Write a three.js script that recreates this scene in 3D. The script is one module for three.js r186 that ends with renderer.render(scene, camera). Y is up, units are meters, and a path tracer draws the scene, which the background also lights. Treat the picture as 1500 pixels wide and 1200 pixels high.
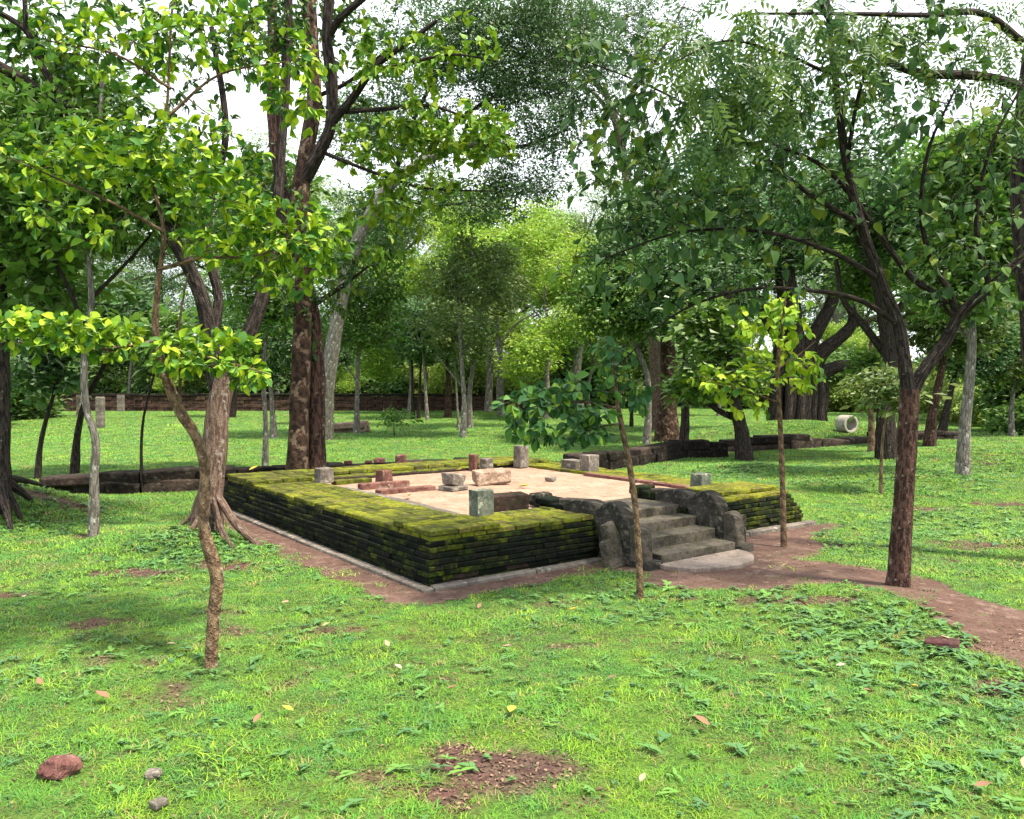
import * as THREE from 'three';
import { mergeGeometries } from 'three/addons/utils/BufferGeometryUtils.js';
import { RoundedBoxGeometry } from 'three/addons/geometries/RoundedBoxGeometry.js';
import { ImprovedNoise } from 'three/addons/math/ImprovedNoise.js';

// ---------------------------------------------------------------- camera, sky, sun, exposure
const scene = new THREE.Scene();
const EYE = 1.8, PITCH = Math.atan(38 / 1200);
const camera = new THREE.PerspectiveCamera(53.13, 1024 / 819, 0.1, 900);
camera.position.set(0, EYE, 0);
camera.rotation.x = -PITCH;
const renderer = new THREE.WebGLRenderer({ antialias: true });
renderer.setSize(1024, 819);
renderer.toneMapping = THREE.LinearToneMapping;
renderer.toneMappingExposure = 4.5;
renderer.shadowMap.enabled = true;
{
  const W = 128, H = 64, d = new Float32Array(W * H * 4);
  for (let j = 0; j < H; j++) for (let i = 0; i < W; i++) {
    const el = ((j + 0.5) / H - 0.5) * Math.PI, a = i / W * Math.PI * 2;
    const cloud = 1 + 0.05 * Math.sin(a * 3 + el * 7) + 0.04 * Math.sin(a * 7 - el * 11 + 1.3);
    const l = (0.42 + 0.1 * Math.max(0, Math.sin(el))) * cloud, k = (j * W + i) * 4;
    d[k] = l * 0.95; d[k + 1] = l * 0.98; d[k + 2] = l * 1.06; d[k + 3] = 1;
  }
  const t = new THREE.DataTexture(d, W, H, THREE.RGBAFormat, THREE.FloatType);
  t.mapping = THREE.EquirectangularReflectionMapping; t.magFilter = THREE.LinearFilter; t.wrapS = THREE.RepeatWrapping; t.needsUpdate = true;
  scene.background = t; scene.environment = t;
}
const sun = new THREE.DirectionalLight(0xfff1dc, 2.4);
sun.position.set(13, 29, 8);
sun.target.position.set(0, 0, -14);
sun.position.add(sun.target.position);
sun.castShadow = true; sun.shadow.radius = 9; sun.shadow.mapSize.set(2048, 2048);
Object.assign(sun.shadow.camera, { left: -40, right: 40, top: 40, bottom: -40, near: 1, far: 120 });
scene.add(sun, sun.target);


// ---------------------------------------------------------------- helpers
function mulberry(a) { return () => { a |= 0; a = a + 0x6D2B79F5 | 0; let t = Math.imul(a ^ a >>> 15, 1 | a); t = t + Math.imul(t ^ t >>> 7, 61 | t) ^ t; return ((t ^ t >>> 14) >>> 0) / 4294967296; }; }
let R = mulberry(7);
const rr = (a, b) => a + (b - a) * R();
const V = (x, y, z) => new THREE.Vector3(x, y, z);
const clamp = THREE.MathUtils.clamp, lerp = THREE.MathUtils.lerp, sstep = THREE.MathUtils.smoothstep;
const NZ = new ImprovedNoise();
const nz = (x, y, z = 0.5) => NZ.noise(x, y, z);
const fbm = (x, y, z = 0.5, o = 4) => { let s = 0, a = 0.5; for (let i = 0; i < o; i++) { s += a * NZ.noise(x, y, z); x = x * 2.03 + 7.1; y = y * 2.03 + 3.7; z = z * 2.03 + 1.9; a *= 0.5; } return s; };
const used = new Map();
function numbered(n) { const k = used.get(n) ?? 0; used.set(n, k + 1); return k ? n + '_' + String(k).padStart(3, '0') : n; }
function tag(o, label, category, group, kind) { if (label) o.userData.label = label; if (category) o.userData.category = category; if (group) o.userData.group = group; if (kind) o.userData.kind = kind; return o; }
function sh(o) { o.castShadow = true; o.receiveShadow = true; return o; }
function mesh(name, geo, mat, parent) { const m = sh(new THREE.Mesh(geo, mat)); m.name = parent && parent !== scene ? name : numbered(name); (parent ?? scene).add(m); return m; }
function group(name, pos, turn = 0) { const g = new THREE.Group(); g.name = numbered(name); if (pos) g.position.copy(pos); g.rotation.y = turn; scene.add(g); return g; }
// line of sight through a point of the picture (1500 x 1200), used to survey where things stand
function sight(px, py) { const x = (px - 750) / 1200, y = -(py - 600) / 1200, c = Math.cos(PITCH), s = Math.sin(PITCH); return V(x, y * c - s, -y * s - c); }
function P(px, py, d) { const r = sight(px, py); return r.multiplyScalar(d / -r.z).add(V(0, EYE, 0)); }
const MOUNDS = [];   // [x, z, radius, height]
function Hm(x, z) {
  let h = 0;
  for (const [mx, mz, r, a] of MOUNDS) { const q = ((x - mx) ** 2 + (z - mz) ** 2) / (r * r); if (q < 9) h += a * Math.exp(-q); }
  return h;
}
const TH = 36.56 * Math.PI / 180, C0 = V(-0.75, 0, -6.96), UX = Math.cos(TH), UZ = -Math.sin(TH), VX = -Math.sin(TH), VZ = -Math.cos(TH);
const W = (u, h, v) => V(C0.x + u * UX + v * VX, h, C0.z + u * UZ + v * VZ);
const toUV = (x, z) => { const a = x - C0.x, b = z - C0.z; return [a * UX + b * UZ, a * VX + b * VZ]; };
const PU = 5.72, PV = 6.0;
function outside(u, v) { const a = Math.max(-u, 0, u - PU), b = Math.max(-v, 0, v - PV); return Math.hypot(a, b); }
function H(x, z) {
  const [u, v] = toUV(x, z), o = outside(u, v), k = sstep(o, 0.1, 1.6);
  return (Hm(x, z) + 0.05 * fbm(x * 0.35, z * 0.35) + 0.018 * fbm(x * 1.7, z * 1.7, 3.1, 2)) * k;
}
function G(px, py) { const r = sight(px, py); let t = 2.5, p = V(0, 0, 0); for (let i = 0; i < 6000; i++) { p.copy(r).multiplyScalar(t); p.y += EYE; if (p.y < H(p.x, p.z)) break; t += Math.max(0.01, t * 0.0015); } return V(p.x, H(p.x, p.z), p.z); }
for (const [px, py, r, a] of [[300, 790, 0.85, 0.26], [1310, 705, 1.6, 0.22], [1090, 690, 0.9, 0.14], [1170, 640, 3.2, 0.55], [-20, 760, 1.2, 0.45], [1480, 680, 2.6, 0.4], [1325, 890, 0.6, 0.07]]) {
  const y0 = 0, s = sight(px, py), t = (y0 - EYE) / s.y; MOUNDS.push([s.x * t, s.z * t, r, a]);
}

// ---------------------------------------------------------------- textures (materials only: grain, moss, bark)
const toS = (c) => 255 * (c <= 0.0031308 ? 12.92 * c : 1.055 * Math.pow(c, 1 / 2.4) - 0.055);
function hash2(i, j, s) { let h = Math.imul(i, 374761393) + Math.imul(j, 668265263) + Math.imul(s, 974634631) | 0; h = Math.imul(h ^ h >>> 13, 1274126177); return ((h ^ h >>> 16) >>> 0) / 4294967296; }
function vn(x, y, px, py, s) {   // value noise that repeats after px, py cells
  const i = Math.floor(x), j = Math.floor(y), a = x - i, b = y - j, f = a * a * (3 - 2 * a), g = b * b * (3 - 2 * b), m = (k, p) => ((k % p) + p) % p;
  return lerp(lerp(hash2(m(i, px), m(j, py), s), hash2(m(i + 1, px), m(j, py), s), f), lerp(hash2(m(i, px), m(j + 1, py), s), hash2(m(i + 1, px), m(j + 1, py), s), f), g);
}
function tf(x, y, p, s, o = 5, q = p) { let v = 0, a = 0.5, w = 0; for (let k = 0; k < o; k++) { v += a * vn(x * p, y * q, p, q, s + k); w += a; a *= 0.55; p *= 2; q *= 2; } return v / w; }
function tex(n, fn, m = n) {
  const d = new Uint8Array(n * m * 4);
  for (let j = 0; j < m; j++) for (let i = 0; i < n; i++) { const c = fn(i / n, j / m), k = (j * n + i) * 4; d[k] = clamp(toS(c[0]), 0, 255); d[k + 1] = clamp(toS(c[1]), 0, 255); d[k + 2] = clamp(toS(c[2]), 0, 255); d[k + 3] = 255; }
  const t = new THREE.DataTexture(d, n, m); t.colorSpace = THREE.SRGBColorSpace; return finish(t);
}
function gray(n, fn, m = n) {
  const d = new Uint8Array(n * m * 4);
  for (let j = 0; j < m; j++) for (let i = 0; i < n; i++) { const c = clamp(fn(i / n, j / m), 0, 1) * 255, k = (j * n + i) * 4; d[k] = d[k + 1] = d[k + 2] = c; d[k + 3] = 255; }
  return finish(new THREE.DataTexture(d, n, m));
}
function finish(t) { t.wrapS = t.wrapT = THREE.RepeatWrapping; t.magFilter = THREE.LinearFilter; t.minFilter = THREE.LinearMipmapLinearFilter; t.generateMipmaps = true; t.needsUpdate = true; return t; }
const mix3 = (a, b, k) => [lerp(a[0], b[0], k), lerp(a[1], b[1], k), lerp(a[2], b[2], k)];
const std = (o) => new THREE.MeshPhysicalMaterial({ roughness: 0.9, specularIntensity: 0.22, ...o });

const bumpFine = gray(512, (x, y) => 0.55 * tf(x, y, 24, 3) + 0.45 * tf(x, y, 7, 9));
const moss = (base, dark, bright, dead, s, cut) => tex(512, (x, y) => {
  const a = tf(x, y, 5, s), b = tf(x, y, 22, s + 11), c = tf(x, y, 64, s + 23, 3);
  let k = mix3(dark, base, sstep(a * 0.6 + b * 0.4, 0.3, 0.6));
  k = mix3(k, bright, sstep(b * 0.55 + a * 0.45, cut, cut + 0.16));
  k = mix3(k, dead, sstep(tf(x, y, 9, s + 37), 0.6, 0.7) * 0.8);
  const g = 0.65 + 0.7 * c; return [k[0] * g, k[1] * g, k[2] * g];
});
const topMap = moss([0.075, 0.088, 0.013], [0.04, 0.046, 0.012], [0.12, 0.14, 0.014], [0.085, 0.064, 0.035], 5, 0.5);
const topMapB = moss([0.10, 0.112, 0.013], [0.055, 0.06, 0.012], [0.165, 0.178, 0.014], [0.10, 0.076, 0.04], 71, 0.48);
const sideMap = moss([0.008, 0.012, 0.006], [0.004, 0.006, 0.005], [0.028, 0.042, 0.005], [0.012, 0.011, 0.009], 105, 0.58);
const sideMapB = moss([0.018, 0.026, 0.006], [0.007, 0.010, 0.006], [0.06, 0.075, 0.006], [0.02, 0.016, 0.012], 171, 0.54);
const M = {};
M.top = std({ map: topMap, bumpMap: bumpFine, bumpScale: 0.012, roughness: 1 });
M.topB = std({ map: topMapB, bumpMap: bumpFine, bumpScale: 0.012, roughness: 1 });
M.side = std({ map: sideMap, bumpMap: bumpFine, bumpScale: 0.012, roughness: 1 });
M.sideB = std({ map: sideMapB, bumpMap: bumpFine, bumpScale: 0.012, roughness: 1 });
M.brickBare = std({ map: moss([0.03, 0.021, 0.016], [0.014, 0.011, 0.009], [0.05, 0.035, 0.026], [0.016, 0.018, 0.008], 301, 0.55), bumpMap: bumpFine, bumpScale: 0.01 });
const stoneTex = (a, b, c, s) => tex(512, (x, y) => {
  const n = tf(x, y, 6, s), m = tf(x, y, 28, s + 7), l = tf(x, y, 13, s + 19), q = tf(x, y, 90, s + 31, 2);
  let k = mix3(a, b, sstep(n * 0.6 + m * 0.4, 0.35, 0.65)); k = mix3(k, c, sstep(l, 0.62, 0.7) * 0.9);
  const g = 0.7 + 0.6 * q; return [k[0] * g, k[1] * g, k[2] * g];
});
M.stone = std({ map: stoneTex([0.095, 0.085, 0.072], [0.18, 0.16, 0.135], [0.27, 0.25, 0.21], 401), bumpMap: bumpFine, bumpScale: 0.014 });
M.stoneDark = std({ map: stoneTex([0.024, 0.024, 0.02], [0.058, 0.052, 0.043], [0.1, 0.098, 0.074], 431), bumpMap: bumpFine, bumpScale: 0.02 });
M.stoneGreen = std({ map: stoneTex([0.06, 0.075, 0.06], [0.12, 0.135, 0.105], [0.26, 0.28, 0.21], 461), bumpMap: bumpFine, bumpScale: 0.015 });
M.stoneRed = std({ map: stoneTex([0.09, 0.042, 0.034], [0.165, 0.085, 0.068], [0.22, 0.16, 0.13], 491), bumpMap: bumpFine, bumpScale: 0.015 });
M.stoneStep = std({ map: stoneTex([0.045, 0.041, 0.033], [0.11, 0.096, 0.077], [0.06, 0.065, 0.03], 521), bumpMap: bumpFine, bumpScale: 0.012 });
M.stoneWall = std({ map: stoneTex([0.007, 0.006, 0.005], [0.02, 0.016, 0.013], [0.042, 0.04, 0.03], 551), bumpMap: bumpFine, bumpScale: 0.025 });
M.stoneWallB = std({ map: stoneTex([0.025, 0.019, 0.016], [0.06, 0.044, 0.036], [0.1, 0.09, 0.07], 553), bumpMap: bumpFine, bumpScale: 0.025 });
M.sand = std({ map: stoneTex([0.245, 0.168, 0.12], [0.305, 0.215, 0.158], [0.18, 0.12, 0.084], 581), bumpMap: bumpFine, bumpScale: 0.008, roughness: 1 });
M.soil = std({ map: stoneTex([0.082, 0.05, 0.039], [0.115, 0.073, 0.058], [0.15, 0.104, 0.084], 611), bumpMap: bumpFine, bumpScale: 0.012, roughness: 1 });
M.concrete = std({ map: stoneTex([0.27, 0.26, 0.22], [0.35, 0.33, 0.28], [0.16, 0.15, 0.13], 641), bumpMap: bumpFine, bumpScale: 0.008 });
M.moon = std({ map: stoneTex([0.17, 0.14, 0.118], [0.235, 0.195, 0.165], [0.13, 0.108, 0.088], 661), bumpMap: bumpFine, bumpScale: 0.008 });
M.brickRed = std({ map: stoneTex([0.085, 0.038, 0.034], [0.145, 0.07, 0.06], [0.2, 0.12, 0.1], 671), bumpMap: bumpFine, bumpScale: 0.015 });
M.brickDark = std({ map: stoneTex([0.05, 0.022, 0.024], [0.085, 0.038, 0.036], [0.09, 0.06, 0.05], 673), bumpMap: bumpFine, bumpScale: 0.012 });
M.farBrick = std({ map: stoneTex([0.03, 0.02, 0.016], [0.075, 0.045, 0.034], [0.025, 0.024, 0.02], 701), bumpMap: bumpFine, bumpScale: 0.02 });
M.wood = std({ map: stoneTex([0.2, 0.14, 0.1], [0.34, 0.26, 0.2], [0.16, 0.11, 0.08], 731), bumpMap: bumpFine, bumpScale: 0.02 });
// bark: u round the trunk, v along it
const bark = (a, b, lichen, s, amt, stretch = 3) => {
  const f = (x, y) => tf(x, y, 8 * stretch, s, 4, 8);
  return std({
    map: tex(256, (x, y) => { const n = f(x, y), l = sstep(tf(x, y, 7, s + 41), 1 - amt, 1.12 - amt), q = tf(x, y, 60, s + 9, 2); let k = mix3(a, b, sstep(n, 0.32, 0.66)); k = mix3(k, lichen, l); const g = 0.75 + 0.5 * q; return [k[0] * g, k[1] * g, k[2] * g]; }, 512),
    bumpMap: gray(256, (x, y) => 0.75 * f(x, y) + 0.25 * tf(x, y, 40, s + 3, 2), 512), bumpScale: 0.03, roughness: 0.95,
  });
};
M.barkTan = bark([0.085, 0.055, 0.035], [0.2, 0.14, 0.085], [0.36, 0.34, 0.27], 801, 0.36, 1);
M.barkRed = bark([0.075, 0.05, 0.038], [0.165, 0.115, 0.088], [0.24, 0.21, 0.18], 831, 0.36);
M.barkDark = bark([0.016, 0.013, 0.012], [0.052, 0.042, 0.036], [0.12, 0.115, 0.095], 861, 0.3);
M.barkBrown = bark([0.03, 0.018, 0.015], [0.095, 0.055, 0.042], [0.2, 0.17, 0.14], 891, 0.3);
M.barkGrey = bark([0.09, 0.083, 0.072], [0.2, 0.185, 0.16], [0.33, 0.33, 0.29], 921, 0.42);
M.barkPatch = bark([0.022, 0.016, 0.013], [0.07, 0.042, 0.03], [0.17, 0.12, 0.085], 951, 0.42, 1);

// ---------------------------------------------------------------- soil mask, ground, path
const pathLine = [[1010, 850], [1090, 848], [1180, 838], [1290, 850], [1390, 888], [1500, 930], [1600, 975]].map(([a, b]) => { const s = sight(a, b), t = -EYE / s.y; return [s.x * t, s.z * t]; });
const pathHalf = [0.4, 0.5, 0.56, 0.46, 0.42, 0.5, 0.55];
const bare = [[715, 1140, 0.42, 0.25], [660, 1120, 0.18, 0.12], [140, 915, 0.28, 0.12], [1440, 945, 0.5, 0.2], [1470, 1010, 0.35, 0.15], [1180, 885, 0.5, 0.12], [330, 830, 0.5, 0.2], [150, 790, 0.3, 0.15], [205, 840, 0.45, 0.16], [1220, 800, 0.4, 0.15], [1440, 800, 0.7, 0.25], [1480, 740, 0.5, 0.2], [840, 945, 0.14, 0.06], [420, 1000, 0.12, 0.06], [90, 760, 0.6, 0.2], [1340, 745, 0.5, 0.2], [1180, 672, 0.6, 0.2], [1230, 690, 0.4, 0.15], [15, 742, 1.0, 0.45], [20, 870, 0.3, 0.1], [640, 995, 0.12, 0.05], [1000, 880, 0.3, 0.08]]
  .map(([a, b, rx, rz]) => { const s = sight(a, b), t = -EYE / s.y; return [s.x * t, s.z * t, rx, rz]; });
function pathness(x, z) {   // > 0 inside the trodden path, in metres
  const [u, v] = toUV(x, z); let d = -9;
  const o = outside(u, v);
  if (v < 3 && u < 6.4 && v > -3 && u > -3 || true) {
    const w = u < 0 ? 0.4 : (v < 0 ? 0.34 + 0.8 * sstep(u, 1.7, 2.5) * (1 - sstep(u, 4.0, 5.5)) : (u > PU ? 0.22 * sstep(v, 1.4, 0.2) : 0));
    if (u > -1 || v > -1) d = Math.max(d, w - o);
    if (v > PV) d = -9;
  }
  for (let i = 0; i + 1 < pathLine.length; i++) {
    const [ax, az] = pathLine[i], [bx, bz] = pathLine[i + 1], t = clamp(((x - ax) * (bx - ax) + (z - az) * (bz - az)) / ((bx - ax) ** 2 + (bz - az) ** 2), 0, 1);
    d = Math.max(d, lerp(pathHalf[i], pathHalf[i + 1], t) - Math.hypot(x - ax - t * (bx - ax), z - az - t * (bz - az)));
  }
  return d + 0.16 * fbm(x * 2.1, z * 2.1, 4.2, 4);
}
function bareness(x, z) {
  let k = 0; const n = fbm(x * 3.1, z * 3.1, 8.8, 4);
  for (const [bx, bz, rx, rz] of bare) { const q = Math.hypot((x - bx) / rx, (z - bz) / rz); if (q < 2) k = Math.max(k, sstep(1.25 - q + n * 1.7, 0, 0.5)); }
  return Math.max(k, sstep(fbm(x * 1.6, z * 1.6, 2.2, 5) + 0.6 * n, 0.24, 0.46) * 0.8);
}
{
  const xs = [], zs = [];
  for (let x = -11; x <= 11.01; x += 0.11) xs.push(x);
  for (let s = 0.15, x = 11; x < 400; s *= 1.16) { x += s; xs.push(x); xs.unshift(-x); }
  for (let z = 1.5; z >= -24; z -= 0.11) zs.push(z);
  for (let s = 0.15, z = zs[zs.length - 1]; z > -600; s *= 1.14) { z -= s; zs.push(z); }
  for (let s = 0.3, z = 1.5; z < 60; s *= 1.4) { z += s; zs.unshift(z); }
  const nx = xs.length, nzs = zs.length, pos = new Float32Array(nx * nzs * 3), col = new Float32Array(nx * nzs * 3), uv = new Float32Array(nx * nzs * 2), idx = [];
  for (let j = 0; j < nzs; j++) for (let i = 0; i < nx; i++) {
    const x = xs[i], z = zs[j], k = j * nx + i;
    pos.set([x, H(x, z), z], k * 3); uv.set([x / 2.3, z / 2.3], k * 2);
    const b = bareness(x, z), t = fbm(x * 2.3, z * 2.3, 6.6, 4);
    let g = mix3([0.085, 0.16, 0.027], [0.07, 0.105, 0.03], sstep(t, -0.15, 0.25));
    g = mix3(g, [0.11, 0.068, 0.055], b); col.set(g, k * 3);
    if (i && j) { const a = k - nx - 1, c = k - nx, e = k - 1; idx.push(a, e, c, c, e, k); }
  }
  const g = new THREE.BufferGeometry();
  g.setAttribute('position', new THREE.BufferAttribute(pos, 3)); g.setAttribute('color', new THREE.BufferAttribute(col, 3)); g.setAttribute('uv', new THREE.BufferAttribute(uv, 2)); g.setIndex(idx); g.computeVertexNormals();
  const detail = tex(1024, (x, y) => { const a = tf(x, y, 90, 1001, 3), b = tf(x, y, 30, 1011, 4), c = tf(x, y, 6, 1021); const k = 0.28 + 0.75 * a + 0.35 * b; return [k * (0.75 + 0.4 * c), k * (0.72 + 0.42 * b), k * 0.9]; });
  tag(mesh('lawn', g, std({ map: detail, vertexColors: true, bumpMap: gray(512, (x, y) => tf(x, y, 60, 1041, 3)), bumpScale: 0.03, roughness: 1 })), 'bright green lawn with patches of bare soil', 'lawn', null, 'structure');
}
{
  const step = 0.05, at = new Map(), pos = [], uv = [], idx = [];
  const vid = (i, j) => { const k = i * 4096 + j; if (!at.has(k)) { const x = -6 + i * step, z = -4 - j * step; at.set(k, pos.length / 3); pos.push(x, H(x, z) + 0.005, z); uv.push(x / 1.4, z / 1.4); } return at.get(k); };
  for (let i = 0; i < 320; i++) for (let j = 0; j < 200; j++) {
    const x = -6 + (i + 0.5) * step, z = -4 - (j + 0.5) * step, [u, v] = toUV(x, z);
    if (outside(u, v) < 0.001 && u > 0.2 && v > 0.2) continue;
    if (pathness(x, z) > 0) { const a = vid(i, j), b = vid(i + 1, j), c = vid(i + 1, j + 1), d = vid(i, j + 1); idx.push(a, b, c, a, c, d); }
  }
  const g = new THREE.BufferGeometry(); g.setAttribute('position', new THREE.Float32BufferAttribute(pos, 3)); g.setAttribute('uv', new THREE.Float32BufferAttribute(uv, 2)); g.setIndex(idx); g.computeVertexNormals();
  tag(mesh('dirt_path', g, M.soil), 'reddish brown trodden earth path around the platform', 'path', null, 'structure');
}

// ---------------------------------------------------------------- brick platform
function chamferBox(w, h, d, c, jit, seed, us = 1.1) {   // 44 triangles, corners a little uneven, uv in metres
  const r = mulberry(seed), f = [[], [], []], pos = [], uv = [];
  const cor = (sx, sy, sz) => { const k = mulberry(seed * 31 + sx * 7 + sy * 13 + sz * 29 + 99); return [(k() - 0.5) * jit, (k() - 0.5) * jit * 0.5, (k() - 0.5) * jit]; };
  const vert = (sx, sy, sz, ax) => { const j = cor(sx, sy, sz); return V(sx * (w / 2 - (ax === 0 ? 0 : c)) + j[0], sy * (h / 2 - (ax === 1 ? 0 : c)) + j[1], sz * (d / 2 - (ax === 2 ? 0 : c)) + j[2]); };
  const ou = r() * 5, ov = r() * 5;
  const tri = (a, b, e) => {
    const n = b.clone().sub(a).cross(e.clone().sub(a)); const m = a.clone().add(b).add(e);
    if (n.dot(m) < 0) [b, e] = [e, b];
    n.set(Math.abs(n.x), Math.abs(n.y), Math.abs(n.z));
    for (const p of [a, b, e]) { pos.push(p.x, p.y, p.z); n.y >= n.x && n.y >= n.z ? uv.push(p.x / us + ou, p.z / us + ov) : n.x > n.z ? uv.push(p.z / us + ou, p.y / us + ov) : uv.push(p.x / us + ou, p.y / us + ov); }
  };
  const quad = (a, b, e, g) => { tri(a, b, e); tri(a, e, g); };
  const S = [-1, 1];
  for (const s of S) {
    quad(vert(s, -1, -1, 0), vert(s, 1, -1, 0), vert(s, 1, 1, 0), vert(s, -1, 1, 0));
    quad(vert(-1, s, -1, 1), vert(1, s, -1, 1), vert(1, s, 1, 1), vert(-1, s, 1, 1));
    quad(vert(-1, -1, s, 2), vert(1, -1, s, 2), vert(1, 1, s, 2), vert(-1, 1, s, 2));
  }
  for (const a of S) for (const b of S) {
    quad(vert(a, b, -1, 0), vert(a, b, 1, 0), vert(a, b, 1, 1), vert(a, b, -1, 1));
    quad(vert(a, -1, b, 0), vert(a, 1, b, 0), vert(a, 1, b, 2), vert(a, -1, b, 2));
    quad(vert(-1, a, b, 1), vert(1, a, b, 1), vert(1, a, b, 2), vert(-1, a, b, 2));
    for (const e of S) tri(vert(a, b, e, 0), vert(a, b, e, 1), vert(a, b, e, 2));
  }
  const g = new THREE.BufferGeometry(); g.setAttribute('position', new THREE.Float32BufferAttribute(pos, 3)); g.setAttribute('uv', new THREE.Float32BufferAttribute(uv, 2)); g.computeVertexNormals(); return g;
}
// weathered block: rounded, dented, with its own outline
function rock(w, h, d, seed, rough = 0.06, r = 0.03, taper = 0, us = 0.8) {
  const g = new RoundedBoxGeometry(w, h, d, 4, Math.min(r, w / 3, h / 3, d / 3)), p = g.attributes.position, n = Math.max(w, h, d), uv = [], nr = g.attributes.normal;
  for (let i = 0; i < p.count; i++) {
    let x = p.getX(i), y = p.getY(i), z = p.getZ(i); const k = 2.2 / Math.max(0.25, n * 0.7);
    const ax = Math.abs(nr.getX(i)), ay = Math.abs(nr.getY(i)), az = Math.abs(nr.getZ(i));
    if (ay > ax && ay > az) uv.push(x / us + seed * 0.37, z / us); else if (ax > az) uv.push(z / us + seed * 0.37, y / us); else uv.push(x / us + seed * 0.37, y / us);
    const q = (s) => (nz(x * k + seed * 3.3, y * k + s, z * k + seed) + 0.5 * nz(x * k * 2.7 + seed, y * k * 2.7 + s * 2, z * k * 2.7)) * rough * 2;
    const t = 1 - taper * (y / h + 0.5);
    const m = Math.min(w, h, d) * 2;
    p.setXYZ(i, x * t + q(1.7) * m * 0.5, y + q(5.1) * m * 0.4, z * t + q(9.3) * m * 0.5);
  }
  g.setAttribute('uv', new THREE.Float32BufferAttribute(uv, 2)); g.computeVertexNormals(); return g;
}
const plat = group('brick_platform', C0, TH);
tag(plat, 'square low ruined platform of mossy thin bricks with a sandy floor', 'platform');
const bx = (w, h, d) => new THREE.BoxGeometry(w, h, d);
const camL = (() => { const [u, v] = toUV(0, 0); return V(u, EYE, -v); })();
function lay(name, list, mats, parent = plat) {   // the largest in view are parts, what is past the limit is joined
  list.sort((a, b) => a.p.distanceTo(camL) - b.p.distanceTo(camL));
  const rest = new Map();
  list.forEach((b, i) => {
    if (i < 300) { const m = mesh(name, b.g, b.m, parent); m.position.copy(b.p); m.rotation.set(b.rx ?? 0, b.ry, b.rz ?? 0); m.scale.copy(b.s); }
    else { const m4 = new THREE.Matrix4().compose(b.p, new THREE.Quaternion().setFromEuler(new THREE.Euler(b.rx ?? 0, b.ry, b.rz ?? 0)), b.s); if (!rest.has(b.m)) rest.set(b.m, []); rest.get(b.m).push(b.g.clone().applyMatrix4(m4)); }
  });
  for (const [m, gs] of rest) tag(mesh(name === 'brick' ? 'wall_bricks' : 'paving', mergeGeometries(gs), m, parent), null, null, null, 'stuff');
}
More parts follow.
